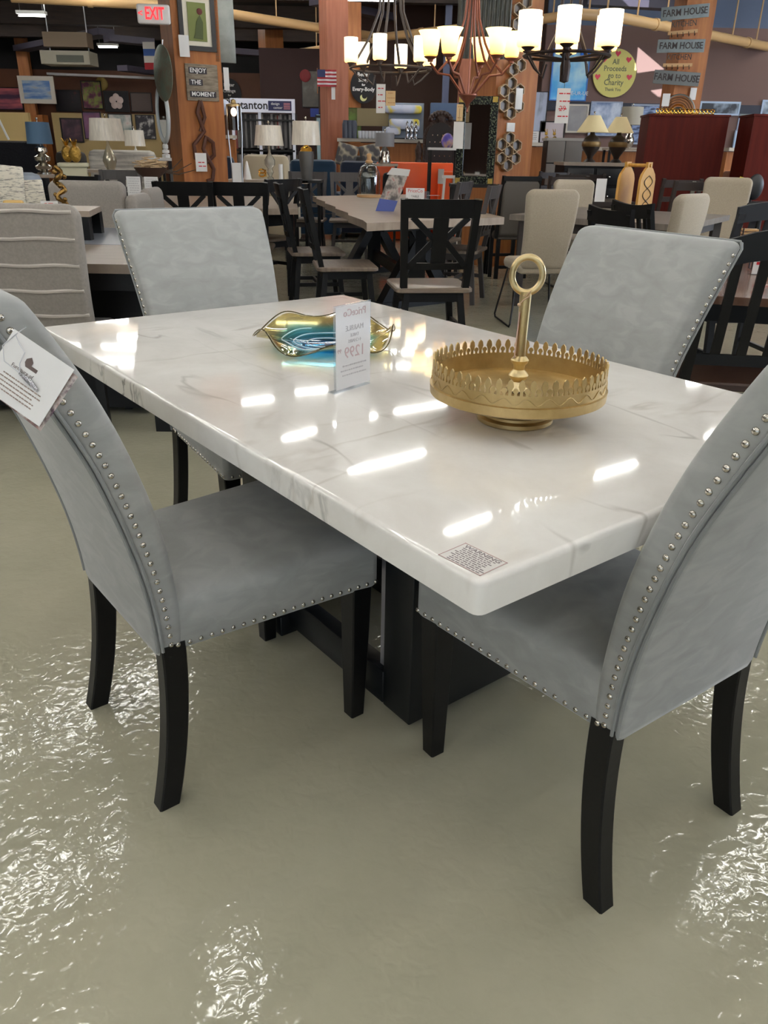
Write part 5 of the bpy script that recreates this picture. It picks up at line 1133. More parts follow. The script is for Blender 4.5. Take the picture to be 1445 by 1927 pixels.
def gbase(t, zs):
    MB().lathe([(0, 0), (.12 * zs, 0), (.10 * zs, .06 * zs), (.05 * zs, .1 * zs), (.12 * zs, .22 * zs), (.07 * zs, .32 * zs), (.17 * zs, .45 * zs), (.17 * zs, .58 * zs), (.07 * zs, .74 * zs), (.04 * zs, .8 * zs), (.04 * zs, zs), (0, zs)], n=24).build('base', BOTG, t)
t, pb = lamp('white bell shaded lamp on a clear glass base, in front of the cream sofa', 480, 534, 236, 274, 338, 10.0, .84, WSHADE, gbase); console('console table under the glass based lamp, holding small gold things', 505, pb.z - .001, 10.0, .95)
pz = pb.z
def vbase(t, zs):
    MB().lathe([(0, 0), (.17 * zs, 0), (.18 * zs, .1 * zs), (.24 * zs, .7 * zs), (.22 * zs, .82 * zs), (0, .82 * zs)], n=24).build('base', mat('dark_grey_ceramic', (84, 82, 80), .4), t); MB().lathe([(.215 * zs, .80 * zs), (.17 * zs, .92 * zs), (.07 * zs, .98 * zs), (.05 * zs, 1.04 * zs), (0, 1.04 * zs)], n=24, cap=False).build('gold_cap', SHINYGOLD, t)
t, pb = lamp('white drum shaded lamp on a grey and gold vase base', 549, 602, 228, 273, 338, 10.0, .90, WSHADE, vbase); console('small table under the grey and gold vase lamp', 577, pb.z - .001, 10.0, .36, BLACKW)
t, pb = lamp('silver glass lamp with a translucent grey drum shade left of the stacked towels', 705, 740, 250, 276, 308, 12.0, .98, mat('grey_organza', (160, 160, 164), .5, trans=.3), urn(CHROME, [(0, 0), (.4, 0), (.42, .1), (.3, .7), (.12, 1), (0, 1)])); console('slim table under the silver lamp with the grey shade', 722, pb.z - .001, 12.0, .4)
dprof = [(0, 0), (.22, 0), (.2, .04), (.1, .12), (.12, .2), (.3, .45), (.34, .62), (.26, .82), (.1, .92), (.07, 1.05), (0, 1.05)]
DURN = mat('bronze_banded_urn', (44, 36, 32), .35, .2)
def durn(t, zs):
    MB().lathe([(a * zs, b * zs) for a, b in dprof], n=28).build('base', DURN, t); MB().lathe([(.325 * zs, .52 * zs), (.347 * zs, .56 * zs), (.35 * zs, .64 * zs), (.335 * zs, .69 * zs), (.325 * zs, .69 * zs)], n=28, cap=False).build('gold_band', mat('antique_gold_band', (128, 102, 62), .4, .5), t)
t, pb = lamp('cream cone shaded lamp on a dark urn base, left one of the pair', 1078, 1136, 217, 249, 305, 11.5, .38, CSHADE, durn); z1_ = pb.z
t, pb2 = lamp('cream cone shaded lamp on a dark urn base, right one of the pair', 1131, 1182, 220, 250, 306, 12.0, .38, CSHADE, durn)
sb = thing('sideboard', 'black sideboard with drawers and a pale top under the two urn lamps', 'sideboard', (at(1135, 310, 11.8).x, 11.75, 0)); w_ = 1.25; zt = min(z1_, pb2.z) - .001
t.location.z = zt + .001; MB().box((0, 0, zt - .02), (w_, .7, .04)).build('top_board', TANTOP, sb); MB().box((0, 0, (zt - .04) / 2 + .04), (w_ - .04, .66, zt - .12)).build('carcass', BLACKW, sb)
for i in range(3):
    for j in range(3):
        d = MB().bbox(((i - 1) * w_ * .31, -.335, zt - .17 - j * .24), (w_ * .28, .02, .2), .006).build('drawer', BLK, sb); MB().ball(((i - 1) * w_ * .31, -.36, zt - .17 - j * .24), .014, 8, 6).build('knob', CHROME, d)
# lantern lamp
p = at(447, 338, 9.4); t = thing('lantern_lamp', 'industrial lamp with a glowing bulb in a dark glass cylinder, on a tall metal stand', 'lamp', (p.x, 9.4, 0)); zb = at(447, 245, 9.4).z; zt = at(447, 188, 9.4).z; r_ = .075
MB().lathe([(r_, zb), (r_, zt - .06), (r_ - .004, zt - .06), (r_ - .004, zb)], n=24, cap=False).build('glass_cylinder', thin('smoked_glass', (190, 182, 172), .05, .3), t)
MB().ball((0, 0, (zb + zt) / 2 + .03), .032, 12, 8, (1, 1, 1.3)).build('bulb', mat('lit_bulb', (255, 240, 220), .4, emis=((255, 236, 206), 22)), t)
MB().lathe([(0, zt - .06), (r_ + .004, zt - .06), (r_ + .004, zt - .045), (.03, zt - .03), (.024, zt), (0, zt + .01)], n=20).build('cap', mat('brass_fitting', (176, 150, 104), .35, .9), t)
for s in (-1, 1): MB().tube([(s * r_, 0, zt - .06), (s * r_, 0, zb - .05), (s * .055, 0, p.z + .1), (s * .055, 0, .02)], .008, 6).build('frame', STEEL, t)
MB().box((0, 0, .01), (.3, .3, .02)).build('foot', BLK, t); MB().box((0, -.02, p.z + .06), (.1, .004, .22)).build('price_tag', PAPER, t)
# arc lamp at left edge
p = at(14, 265, 10.4); t = thing('arc_lamp', 'thin white arc lamp arm curving down at the left edge', 'lamp', (p.x, 10.4, 0)); MB().tube([(0, 0, .02), (-.25, 0, .02)], .01, 6).build('foot', WHITE, t)
MB().tube([(.02, 0, 1.28), (.0, 0, 1.33), (-.06, 0, 1.5), (-.16, 0, 1.66), (-.3, 0, 1.74), (-.42, 0, 1.6), (-.45, 0, .9), (-.4, 0, .02), (-.2, 0, .02)], .014, 8).build('arm', WHITE, t)
# pineapples on a cream pedestal
a = at(104, 306, 9.0); b = at(158, 306, 9.0); pd = thing('cream_cabinet', 'cream fluted pedestal cabinet under the gold pineapples', 'cabinet', ((a.x + b.x) / 2, 9.1, 0), R(18)); zt = a.z; CRP = mat('cream_paint', (190, 184, 156), .55)
MB().box((0, 0, zt / 2 - .02), (.26, .26, zt - .04)).build('carcass', CRP, pd); MB().bbox((0, 0, zt - .02), (.31, .31, .04), .01).build('top_board', CRP, pd); MB().box((0, -.135, zt - .25), (.2, .012, .3)).build('door', CRP, pd)
for dx, dy, lab in ((-.06, .03, 'left and farther'), (.05, -.04, 'right and nearer')):
    t = thing('gold_pineapple', 'gold pineapple ornament on the cream cabinet, the %s one' % lab, 'ornament', (pd.location.x + dx, 9.1 + dy, zt + .001))
    MB().ball((0, 0, .085), .06, 14, 10, (1, 1, 1.4)).build('fruit', mat('gold_pineapple', (190, 152, 76), .35, 1.0, bump=(45, 1, .02)), t); mb = MB()
    for k in range(9): a_ = k * 40; mb.tube([(0, 0, .15), (.02 * math.cos(R(a_)), .02 * math.sin(R(a_)), .19), (.035 * math.cos(R(a_)), .035 * math.sin(R(a_)), .215 + .01 * (k % 3))], [.01, .008, .002], 5)
    mb.build('crown', SHINYGOLD, t)
ladder_chair('black curved chair between the striped cushion and the plain grey chair', (at(84, 340, 6.4).x, 6.55, 0), R(160), BLACKW, hz=1.02, w=.42)
# small things on the consoles
p = at(262, 298, 13.1)
t = thing('pagoda_figurine', 'small white lighthouse figurine beside the left post', 'figurine', (at(309, 296, 10.9).x, 11.0, at(309, 297, 11.0).z)); MB().lathe([(0, 0), (.05, 0), (.05, .04), (.02, .05), (.045, .06), (.045, .09), (.02, .1), (.035, .11), (.035, .15), (.015, .17), (.02, .2), (0, .22)], n=16).build('body', WHITE, t); console('white topped black table beside the left post', 308, t.location.z - .001, 11.0, .3, WHITE)
for px, dx, lab, kind in ((463, 0, 'small white ceramic cone ornament on the lamp console', 0), (492, 0, 'small curly gold ornament on the lamp console', 1), (527, 0, 'small white candle on the lamp console', 2)):
    q = onY(px, 9.9, pz + .0005)
    if kind == 0: o = MB().lathe([(0, 0), (.05, 0), (.03, .1), (.01, .19), (0, .2)], n=12).build('ceramic_cone', WHITE, None, q); tag(o, lab, 'ornament')
    if kind == 1: o = MB().tube([(.04 * math.cos(k * .5), 0, .035 + .03 * math.sin(k * .5) + k * .003) for k in range(26)], .009, 6).build('gold_curl', SHINYGOLD, None, q); tag(o, lab, 'ornament')
    if kind == 2: o = MB().lathe([(0, 0), (.025, 0), (.025, .17), (0, .17)], n=12).build('candle', WHITE, None, q); tag(o, lab, 'candle')

# ------------------------------------------------------------------ carpet display, flag, posters
Y = 15.6; a = at(434, 186, Y); b = at(555, 186, Y); w_ = b.x - a.x; zt = at(494, 186, Y).z; zs = at(494, 212, Y).z
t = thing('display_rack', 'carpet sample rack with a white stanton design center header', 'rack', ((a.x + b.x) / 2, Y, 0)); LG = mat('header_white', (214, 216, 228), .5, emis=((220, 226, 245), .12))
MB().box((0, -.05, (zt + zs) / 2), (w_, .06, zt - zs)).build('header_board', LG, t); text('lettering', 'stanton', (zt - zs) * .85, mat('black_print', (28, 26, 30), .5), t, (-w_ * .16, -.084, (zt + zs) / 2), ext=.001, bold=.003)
nb = MB().box((w_ * .27, -.083, (zt + zs) / 2), (w_ * .36, .01, (zt - zs) * .7)).build('navy_plate', mat('navy_plate', (40, 44, 84), .5), t)
for s_, x, z in (('design', .2, .64), ('center', .24, .36)): text('lettering', s_, (zt - zs) * .28, WHITE, t, (w_ * x, -.09, zs + (zt - zs) * z), ext=.001)
for i in range(5): MB().box((w_ * .38, -.09, zs + (zt - zs) * (.28 + .1 * i)), (w_ * .1, .004, (zt - zs) * .05)).build('flag_stripe', mat('salmon_stripe', (196, 130, 140), .5), t)
for x in (-.48, -.06, .47): MB().box((w_ * x, 0, zt / 2), (.05, .05, zt)).build('upright', LG, t)
for z in (.1, .62, 1.2, zs - .12): MB().box((0, .18, z), (w_ * .96, .42, .03)).build('shelf', BLK, t)
MB().box((0, .42, zs / 2), (w_ * .96, .02, zs)).build('back_board', BLK, t)
rnd = random.Random(5); cols = [(96, 94, 96), (60, 58, 60), (140, 138, 140), (34, 34, 36), (176, 170, 166), (120, 60, 60), (110, 104, 98)]
for row, (z, hh) in enumerate(((1.215, .58), (.635, .52), (.115, .46))):
    x = -w_ * .46; k = 0
    while x < w_ * .46:
        d = rnd.uniform(.025, .05); c_ = rnd.randrange(len(cols)); 
        o = MB().box((0, 0, hh / 2), (d * .85, .36, hh - rnd.uniform(0, .06) - .004)).build('carpet_sample', mat('sample_%d' % c_, cols[c_], .85), None, (t.location.x + x + d / 2, Y + .17, z + .004))
        tag(o, 'carpet sample board standing on the %s shelf of the stanton rack' % ('top', 'middle', 'bottom')[row], 'sample', 'carpet sample boards on the %s shelf' % ('top', 'middle', 'bottom')[row]); x += d
bd_ = mat('black_sign_board', (20, 18, 22), .6)
def sleep(label, px, Y, lines, moon=True):
    p, w_, h_ = rect(*px, Y); t = thing('mattress_sign', label, 'sign', p); MB().lathe([(0, -.01), (1, -.01), (1, .01), (0, .01)], n=32).build('disc', bd_, t, (0, 0, h_ / 2)); d = t.children[0]; d.rotation_euler = (R(90), 0, 0); d.scale = (w_ / 2 * 1.12, h_ / 2 * 1.1, 1)
    for s_, z, sz in lines: text('lettering', s_, h_ * sz, WHITE, t, (0, -.016, h_ * z), ext=.001, bold=.002)
    if moon: MB().prism([(h_ * .12 * math.cos(R(a_)), h_ * .12 * math.sin(R(a_))) for a_ in range(150, 351, 20)] + [(h_ * .12 * math.cos(R(a_)) * .8 + .02, h_ * .12 * math.sin(R(a_)) * .8 + .03) for a_ in range(340, 149, -20)], .008, off=-.016).build('moon', mat('moon_yellow', (214, 214, 150), .5), t, (0, 0, h_ * .14))
    return t
sleep('black BETTER SLEEP FOR EVERY-BODY sign with a crescent moon, behind the leftmost chandelier', (662, 132, 706, 192), 16.24, (('Better', .86, .17), ('Sleep', .69, .17), ('for', .54, .1), ('Every-Body', .40, .17)))
sleep('black better sleep sign partly hidden behind the left post', (412, 150, 452, 205), 22.38, (('Better', .82, .16), ('Change', .62, .16), ('for', .47, .1), ('Every-Body', .32, .16)), False)
g_ = at(421, 202, 15); t = thing('globe_lamp', 'pale round globe lamp right of the left post', 'lamp', g_); MB().ball((0, 0, 0), .12, 16, 10).build('globe', mat('white_balloon', (196, 204, 224), .4), t); MB().tube([(0, 0, .11), (0, 0, ZC - g_.z)], .006, 6).build('rod', BLK, t)
p, w_, h_ = rect(597, 131, 633, 163, 14.2); t = thing('flag', 'small american flag mounted on the pinkish timber post', 'flag', (p.x, 14.2, p.z), R(2))
for i in range(9):
    mb = MB(); n = 12; x0 = 0 if i < 5 else .42
    mb.loft([[Vector((-w_ / 2 + w_ * (x0 + (1 - x0) * k / n), .012 * math.sin(k * .9) + y, z)) for k in range(n + 1)] + [Vector((w_ / 2 - w_ * (1 - x0) * k / n, .012 * math.sin((n - k) * .9) + y + .004, z)) for k in range(n + 1)] for z, y in ((h_ * i / 9, 0), (h_ * (i + 1) / 9, 0))]); mb.build('stripe', mat('flag_red', (160, 40, 50), .7) if i % 2 == 0 else mat('flag_white', (214, 206, 206), .7), t)
MB().box((-w_ * .29, .005, h_ * .78), (w_ * .42, .012, h_ * .44)).build('canton', mat('flag_blue', (48, 56, 96), .7), t); MB().tube([(-w_ / 2, .01, -.1), (-w_ / 2, .01, h_ + .02)], .006, 6).build('pole', CEDAR, t)
MB().box((.1, .02, -.09), (.06, .004, .18)).build('price_tag', PAPER, t)
t, w_, h_ = pic('poster', 'dark poster with a red balloon and white lettering, left of the flag', (568, 133, 600, 202), 17.43, BLK, .012, art('portrait_poster', [(52, 52, 54), (90, 86, 80), (160, 158, 160)], 1.6))
mb = MB(); mb.ball((-w_ * .28, -.02, h_ * .86), .11, 12, 8, (1, .1, 1)); mb.build('balloon_print', mat('maroon_print', (120, 30, 36), .6), t)
wl = struct(MB().box((at(562, 170, 17.5).x, 17.5, 1.5), (1.5, .1, 3.0)).build('trim_80', mat('dark_maroon_panel', (48, 24, 22), .7), smooth=0))
pic('framed_picture', 'brown framed picture right below the flag', (600, 172, 622, 212), 17.43, mat('dark_wood_frame', (66, 44, 32), .5), .035, art('sepia_print', [(150, 126, 108), (120, 96, 84), (176, 150, 130)], 3))
t, w_, h_ = card('blue_folder', 'blue standing folder below the poster', 'folder', (584, 204, 600, 220), 15.2, m=mat('royal_blue_card', (34, 54, 130), .5))
# clothes-like throw pillows rack beside stanton rack
cr = thing('carpet_rack', 'narrow rack of hanging sample rugs right of the grey and gold vase lamp', 'rack', (at(612, 260, 15.0).x, 15.1, 0)); MB().box((0, .1, 1.75), (.34, .3, .04)).build('top_board', BLK, cr)
for i, c_ in enumerate(((170, 206, 220), (190, 186, 180), (196, 160, 60), (70, 72, 80))): MB().box((-.12 + i * .075, -.03 + i * .02, 1.72 - .3 - .05 * (i % 2)), (.06, .02, .62 + (.1 if i == 0 else 0))).build('hanging_rug', mat('rug_%d' % i, c_, .8), cr)
for s in (-1, 1): MB().box((s * .18, .1, .87), (.03, .3, 1.74)).build('upright', BLK, cr)
for z in (.4, .9): MB().box((0, .1, z), (.33, .28, .03)).build('shelf', BLK, cr)

# ------------------------------------------------------------------ on the middle half wall
t, w_, h_ = pic('green_picture', 'green leafy picture standing on the half wall right of the pinkish post', (650, 200, 680, 258), 14.5, mat('green_edge', (70, 90, 40), .6), .012, art('green_print', [(60, 110, 40), (120, 160, 70), (90, 70, 50), (160, 190, 110)], 2.2)); t.location.z = ZH
bx = MB().box((0, 0, .2), (.52, .06, .26)).build('tan_board', mat('olive_tan_board', (132, 118, 86), .6), None, onY(701, 14.45, ZH + .12)); tag(bx, 'plain olive tan board above the row of glasses on the half wall', 'board')
mb = MB(); mb.box((0, 0, -.0), (.06, .02, .16)); 
g0 = MB().lathe([(0, 0), (.028, 0), (.03, .004), (.034, .11), (.031, .11), (.027, .008), (0, .008)], n=12).build('drinking_glass', mat('crystal_glass', (226, 230, 236), .15, .2), None, (0, 0, -5))
k = 0
for r_ in range(2):
    for i in range(8):
        q = onY(677 + i * 6.0, 14.12 + r_ * .1, ZH + .0005); o = g0 if k == 0 else g0.copy()
        if k: COL.objects.link(o)
        o.location = q; tag(o, 'small clear tumbler in the %s row of glasses on the half wall' % ('front' if r_ == 0 else 'back'), 'glass', 'tumblers on the half wall, %s row' % ('front' if r_ == 0 else 'back')); k += 1
for i in range(3):
    o = MB().lathe([(0, 0), (.05, 0), (.052, .2), (.04, .24), (.035, .26), (0, .26)], n=14).build('grey_bottle', mat('slate_bottle', (64, 70, 84), .35), None, onY(650 + i * 8, 14.14, ZH + .0005)); tag(o, 'dark slate bottle on the half wall beside the green picture, %s of three' % ('left', 'middle', 'right')[i], 'bottle')
LEM = art('lemon_print_cloth', [(206, 212, 230), (206, 212, 230), (190, 200, 224), (226, 206, 60)], 5, kind='vor')
tb = thing('towel_display', 'glass fronted shelf of white towels with yellow lemon print on the half wall', 'display', onY(757, 14.35, ZH)); 
for i, (x, z, a_, b_) in enumerate(((0, .38, .6, .12), (.02, .16, .5, .16), (-.16, .06, .25, .12))): MB().bbox((x, 0, z + .06), (a_, .22, b_), .04).build('folded_towel', LEM, tb)
MB().box((0, .12, .27), (.68, .03, .54)).build('back_board', mat('grey_blue_board', (140, 150, 166), .5), tb); MB().box((0, 0, .01), (.66, .2, .02)).build('base', BLK, tb)
for i in range(3):
    o = MB().lathe([(0, 0), (.04, 0), (.02, .05), (.035, .10), (.03, .17), (.014, .2), (.02, .24), (0, .27)], n=14).build('silver_figurine', mat('polished_silver', (190, 190, 196), .15, 1.0), None, onY(765 + i * 8, 14.1, ZH + .0005)); tag(o, 'silver figurine in front of the lemon towels, %s of three' % ('left', 'middle', 'right')[i], 'figurine')
bxx = MB().box((0, 0, .12), (.62, .3, .24)).build('blue_storage_box', mat('steel_blue_box', (84, 104, 136), .5), None, onY(842, 14.4, ZH + .3)); tag(bxx, 'steel blue box behind the carved headboard', 'box'); wl = struct(MB().box((onY(842, 14.42, 0).x, 14.42, (ZH + .29) / 2), (.6, .26, ZH + .29)).build('trim_81', DKB, smooth=0))
# carved throne headboard
p = at(826, 300, 13.6); a = at(800, 212, 13.6); t = thing('carved_headboard', 'black tufted headboard with carved dark wood crest and posts', 'headboard', (p.x, 13.6, 0)); CW = mat('carved_dark_wood', (52, 34, 26), .4, bump=(26, .8, .03)); hz = a.z; w_ = 62 * 13.6 / 1592
prof = [(-w_ / 2, .3), (w_ / 2, .3), (w_ / 2, hz * .80)] + [(w_ / 2 * math.cos(R(a_)), hz * .80 + (hz * .14) * math.sin(R(a_))) for a_ in range(15, 180, 15)] + [(-w_ / 2, hz * .80)]
MB().prism(prof, .08).build('frame', CW, t); MB().prism([(x * .82, .34 + (z - .3) * .95) for x, z in prof], .05, off=-.045).build('tufted_panel', mat('black_leather', (26, 20, 22), .35), t)
mb = MB()
for r_ in range(6):
    for i in range(5): mb.ball((-w_ * .3 + w_ * .15 * (i + .5 * (r_ % 2)), -.072, hz * (.55 + .055 * r_)), .012, 6, 4)
mb.build('buttons', CHROME, t)['kind'] = 'stuff'
mb = MB(); 
for i in range(9): a_ = R(20 + i * 17.5); mb.ball((.16 * math.cos(a_), -.02, hz * .93 + .12 * math.sin(a_)), .045, 8, 6)
mb.ball((0, -.02, hz * .95), .09, 10, 8, (1, .5, 1)); mb.build('crest', CW, t)
for s in (-1, 1): MB().lathe([(0, 0), (.06, 0), (.06, hz * .6), (.045, hz * .64), (.06, hz * .7), (.03, hz * .76), (0, hz * .78)], n=14).build('post', CW, t, (s * (w_ / 2 + .06), 0, 0))
o = MB().ball((0, 0, .085), .085, 18, 12, (1, 1, 1.15)); pp = at(841, 285, 11.9)
gl = thing('globe', 'purple and gold glass globe on a white pedestal table before the headboard', 'globe', (pp.x, 11.9, at(841, 278, 11.9).z)); o.build('sphere', art('purple_gold_glass', [(76, 66, 150), (110, 96, 180), (176, 140, 120), (70, 60, 140)], 6, rough=.15), gl); gt = console('white topped stand under the purple globe', 833, gl.location.z - .001, 11.9, .42, WHITE)

# ------------------------------------------------------------------ right: screen, signs, pictures
YR = 15.97
t, w_, h_ = pic('wall_poster', 'bright blue poster of a snowy landscape behind the rightmost chandelier', (1037, 92, 1107, 190), YR, mat('blue_edge', (60, 120, 200), .5), .02, art('blue_snow_print', [(30, 120, 220), (90, 180, 236), (190, 226, 240), (50, 140, 214)], 1.4))
text('lettering', 'DE-UR-UE', .085, WHITE, t, (w_ * .26, -.022, .12), ext=.001); MB().box((w_ * .36, -.014, h_ * .92), (w_ * .26, .01, h_ * .14)).build('blue_patch', mat('strong_blue', (28, 110, 220), .5), t)
p = at(1156, 138, YR); r1 = 38 * YR / 1592; r2 = 42 * YR / 1758; t = thing('charity_sign', 'yellow round sign reading All Proceeds go to Charity with red hearts', 'sign', (p.x, YR, p.z))
mb = MB(); mb.prism([(r1 * math.cos(R(a_)), r2 * math.sin(R(a_))) for a_ in range(0, 360, 8)], .04); mb.build('disc', mat('yellow_disc', (214, 204, 116), .5), t)
GR_ = mat('grey_green_letter', (100, 104, 84), .6)
for s_, z, sz in (('All', .45, .15), ('Proceeds', .18, .15), ('go to', -.10, .15), ('Charity', -.38, .16), ('Thank You', -.66, .09)): text('lettering', s_, r2 * sz * 2.1, GR_, t, (0, -.0225, r2 * z * 1.02), ext=.001, sx=.9, bold=.001)
for i, (x, z) in enumerate(((.05, .80), (.58, .56), (-.55, .56), (-.78, -.15), (.7, -.15))):
    MB().prism([(.0, -.05), (.045, .0), (.045, .025), (.025, .04), (0, .022), (-.025, .04), (-.045, .025), (-.045, .0)], .004, off=-.0225).build('heart', mat('heart_red', (214, 60, 84), .5), t, (x * r1, 0, z * r2))
# dark band and pale boards under the wall
a = at(1000, 190, 15.86); b = at(1500, 190, 15.86); struct(MB().box(((a.x + b.x) / 2, 15.98, a.z - .07), (b.x - a.x, .06, .14)).build('trim_82', mat('dark_blue_band', (42, 46, 60), .6), smooth=0))
BLB = mat('pale_blue_board', (150, 162, 184), .6)
pic('framed_print', 'pale print with black vases leaning right of the hexagon shelves', (988, 172, 1029, 248), 15.95, BF, .012, art('black_vase_print', [(176, 184, 204), (176, 184, 204), (40, 38, 44)], 3, (2, 1, .6)))
t, w_, h_ = card('small_notice', 'small white notice card on the half wall right of the hexagon shelves', 'sign', (994, 250, 1013, 271), 14.16, ZR); MB_lines(t, 'print', INK, -w_ * .3, w_ * .3, h_ * .8, h_ * .3, 4, .006, y=-.003)
pic('framed_picture', 'blank pinkish picture in a black frame behind the gold rabbits', (1015, 228, 1062, 270), 15.95, BF, .02, mat('pale_pink_print', (196, 184, 188), .6))
for px, lab in ((1026, 'left'), (1041, 'right')):
    o = thing('gold_rabbit', 'small gold rabbit figurine above the grey drawer cabinet, %s one' % lab, 'figurine', onY(px, 14.12, ZR + .0005)); mb = MB(); mb.ball((0, 0, .05), .04, 10, 8, (1, 1, 1.2)); mb.ball((-.01, 0, .13), .026, 10, 8)
    for s in (-1, 1): mb.tube([(-.01 + s * .01, 0, .145), (-.02 + s * .02, 0, .2)], [.009, .004], 6)
    mb.build('body', mat('gold_pineapple', (1, 1, 1)), o)
pic('framed_picture', 'grey framed figure picture behind the left urn lamp', (1066, 196, 1106, 250), 15.95, OAKF, .03, art('grey_print', [(120, 118, 122), (150, 148, 150), (176, 170, 160)], 2))
pic('canvas_print', 'blue and white winged canvas between the urn lamps', (1109, 191, 1168, 256), 15.95, BLB, .02, art('ice_wing_print', [(70, 86, 124), (120, 140, 180), (206, 216, 232), (110, 130, 170)], 2.4))
pic('canvas_print', 'dark blue lion like engraving canvas left of the red cabinet', (1184, 196, 1246, 272), 15.95, BLB, .03, art('engraving_print', [(36, 44, 66), (60, 76, 110), (140, 160, 200), (50, 60, 90)], 5, (1, 1, 3)))
t, pb = lamp('grey slub shaded lamp half hidden behind the right urn lamp', 1160, 1199, 201, 235, 279, 13.7, .97, mat('grey_slub_shade', (170, 164, 150), .7), urn(CHROME, TEARD)); console('console behind the right urn lamp', 1172, pb.z - .001, 13.7, .6)
ca = at(1031, 259, 12.9); cb = at(1099, 259, 12.9); gd = thing('drawer_cabinet', 'grey two drawer wide cabinet with black joints right of the hexagon post', 'cabinet', ((ca.x + cb.x) / 2, 13.1, 0)); w_ = cb.x - ca.x; h_ = ca.z; GM = mat('warm_grey_lacquer', (132, 126, 122), .45)
MB().box((0, 0, h_ / 2), (w_ - .01, .4, h_ - .06)).build('carcass', BLK, gd); MB().box((0, 0, h_ - .02), (w_ + .03, .44, .04)).build('top_board', mat('pale_grey_top', (176, 172, 166), .5), gd)
for i in range(2):
    for j in range(4): MB().bbox(((i - .5) * w_ * .49, -.205, h_ - .19 - j * .31), (w_ * .475, .02, .295), .004).build('drawer', GM, gd)
# dark dining chairs beyond the cream chairs
DW = mat('espresso_wood', (48, 38, 34), .4)
l0 = ladder_chair('dark brown ladder back chair left of the urn lamps, nearest of its group', (at(1056, 330, 9.4).x, 9.4, 0), R(6), DW, hz=1.02)
for px, Y, rz_, lab in ((1068, 10.5, 4, 'dark brown ladder back chair just behind the nearest of its group'), (1022, 11.6, 20, 'dark brown ladder back chair beside the hexagon post'), (1122, 10.2, 186, 'dark brown ladder back chair in front of the black sideboard'), (1262, 9.1, 8, 'dark brown ladder back chair right of the wine rack'), (1283, 8.4, 10, 'dark brown ladder back chair against the dark red cabinet')):
    dup(l0, (at(px, 330, Y).x, Y, 0), R(rz_), lab)
table('dark_dining_table', 'dark wood dining table behind the grey table, among the brown ladder chairs', [(at(1080, 350, 9.6).x, 9.3), (at(1190, 350, 9.6).x, 9.3), (at(1190, 350, 9.6).x, 10.1), (at(1080, 350, 9.6).x, 10.1)], .76, .05, DW, DW, LG4(.1))
ladder_chair('sage grey ladder back chair behind the cream chairs at right', (at(1338, 350, 8.8).x - .02, 8.85, 0), R(-4), mat('sage_grey_wood', (112, 112, 100), .5), hz=1.0, w=.47, rails=2)
# white bench thing and picture area between the two red cabinets
pic('framed_picture', 'white cornered picture of two stone figures above the red cabinet', (1316, 191, 1392, 217), 15.95, mat('pale_blue_frame', (176, 196, 220), .5), .03, art('statue_print', [(36, 40, 48), (40, 44, 54), (170, 186, 206), (60, 66, 80)], 2.4))
pic('framed_picture', 'tall framed statue picture at the right edge of the photo', (1430, 188, 1470, 240), 15.95, mat('pale_blue_frame', (1, 1, 1)), .03, art('statue_print', [(1, 1, 1)], 1))
pic('mirror_panel', 'tall pale grey green board between the two red cabinets', (1388, 198, 1431, 262), 15.985, BLB, .02, mat('sage_board', (150, 160, 154), .5)); pic('canvas_print', 'pale blue interior scene canvas between the two red cabinets', (1380, 245, 1432, 282), 15.93, BLB, .015, art('interior_print', [(150, 190, 220), (200, 220, 236), (120, 160, 196)], 1.5))
t, w_, h_ = pic('framed_picture', 'white framed brown palm leaf picture between the two red cabinets', (1383, 278, 1437, 322), 12.6, WHITE, .05, art('palm_print', [(110, 94, 72), (140, 122, 96), (84, 72, 58)], 3, (3, 1, 1))); 
ey = t.location; est = thing('leather_trunk', 'brown leather trunk under the palm leaf picture', 'trunk', (ey.x, 12.6, 0)); MB().bbox((0, 0, (ey.z - .006) / 2), (.55, .4, ey.z - .006), .03).build('body', mat('brown_leather', (122, 76, 52), .45), est)
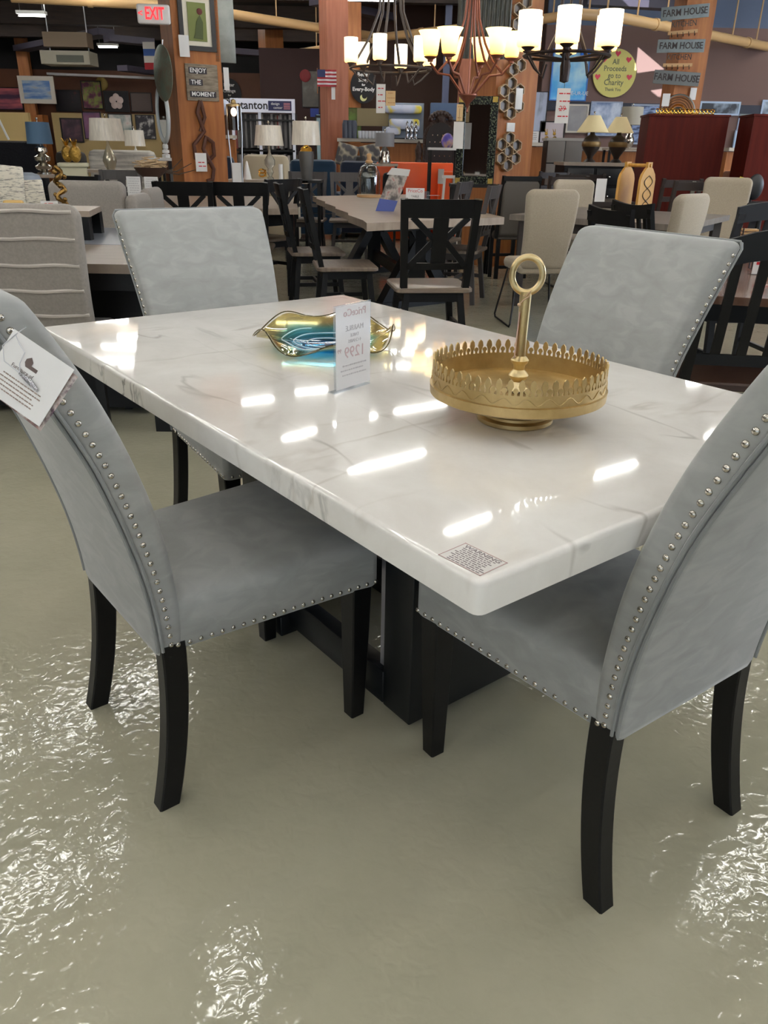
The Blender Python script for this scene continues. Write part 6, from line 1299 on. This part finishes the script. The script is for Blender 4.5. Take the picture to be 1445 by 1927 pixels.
p = at(1419, 268, 11.8); t = thing('pharmacy_lamp', 'thin brass reading lamp between the two red cabinets', 'lamp', (p.x, 11.8, 0)); zt = at(1419, 228, 11.8).z
MB().lathe([(0, 0), (.14, 0), (.14, .02), (.01, .03), (0, .03)], n=20).build('foot', CHROME, t); MB().tube([(0, 0, .02), (0, 0, zt - .03), (-.03, 0, zt), (-.22, 0, zt + .005)], .009, 8).build('pole', CHROME, t); MB().bbox((-.14, 0, zt + .02), (.1, .07, .05), .015).build('lamp_shade', mat('ivory_shade', (224, 212, 184), .5), t)
t, w_, h_ = card('yellow_tag', 'bright yellow price tag leaning beyond the sage grey chair', 'tag', (1385, 333, 1399, 356), 8.55, m=mat('bright_yellow', (222, 206, 44), .5)); t.rotation_euler = (0, R(14), 0)
p = at(1420, 355, 8.0); t = thing('office_chair', 'black round backed swivel stool at the right edge', 'chair', (p.x, 8.0, 0)); MB().ball((0, 0, at(1420, 352, 8).z), .10, 16, 10, (.8, .35, 1.15)).build('backrest', mat('black_vinyl', (40, 40, 42), .4), t); MB().bbox((.1, 0, .82), (.42, .36, .06), .02).build('seat', mat('black_vinyl', (1, 1, 1)), t); MB().tube([(.1, 0, 0.02), (.1, 0, .8)], .025, 10).build('pole', BLK, t); MB().lathe([(0, 0), (.22, 0), (.22, .02), (0, .03)], c=(.1, 0, 0), n=20).build('foot', BLK, t); MB().tube([(0, .05, .83), (0, .04, at(1420, 356, 8).z)], .012, 8).build('bracket', BLK, t)
# white folded model / wire things beyond the long table
t = thing('wooden_bench', 'small white wooden slatted bench beyond the farmhouse table', 'bench', (at(862, 345, 10.6).x, 10.9, 0)); zt = at(862, 333, 10.9).z; mb = MB(); mb.box((0, 0, zt), (.36, .2, .03)); mb.build('top_board', WHITE, t)
for s in (-1, -.2, .2, 1): MB().beam((s * .15, 0, zt), (s * .2, 0, .0), .03, .03, (0, 1, 0)).build('leg', WHITE, t)
card('price_tag', 'white price tag hanging on the orange bench', 'tag', (824, 318, 835, 346), 12.2)
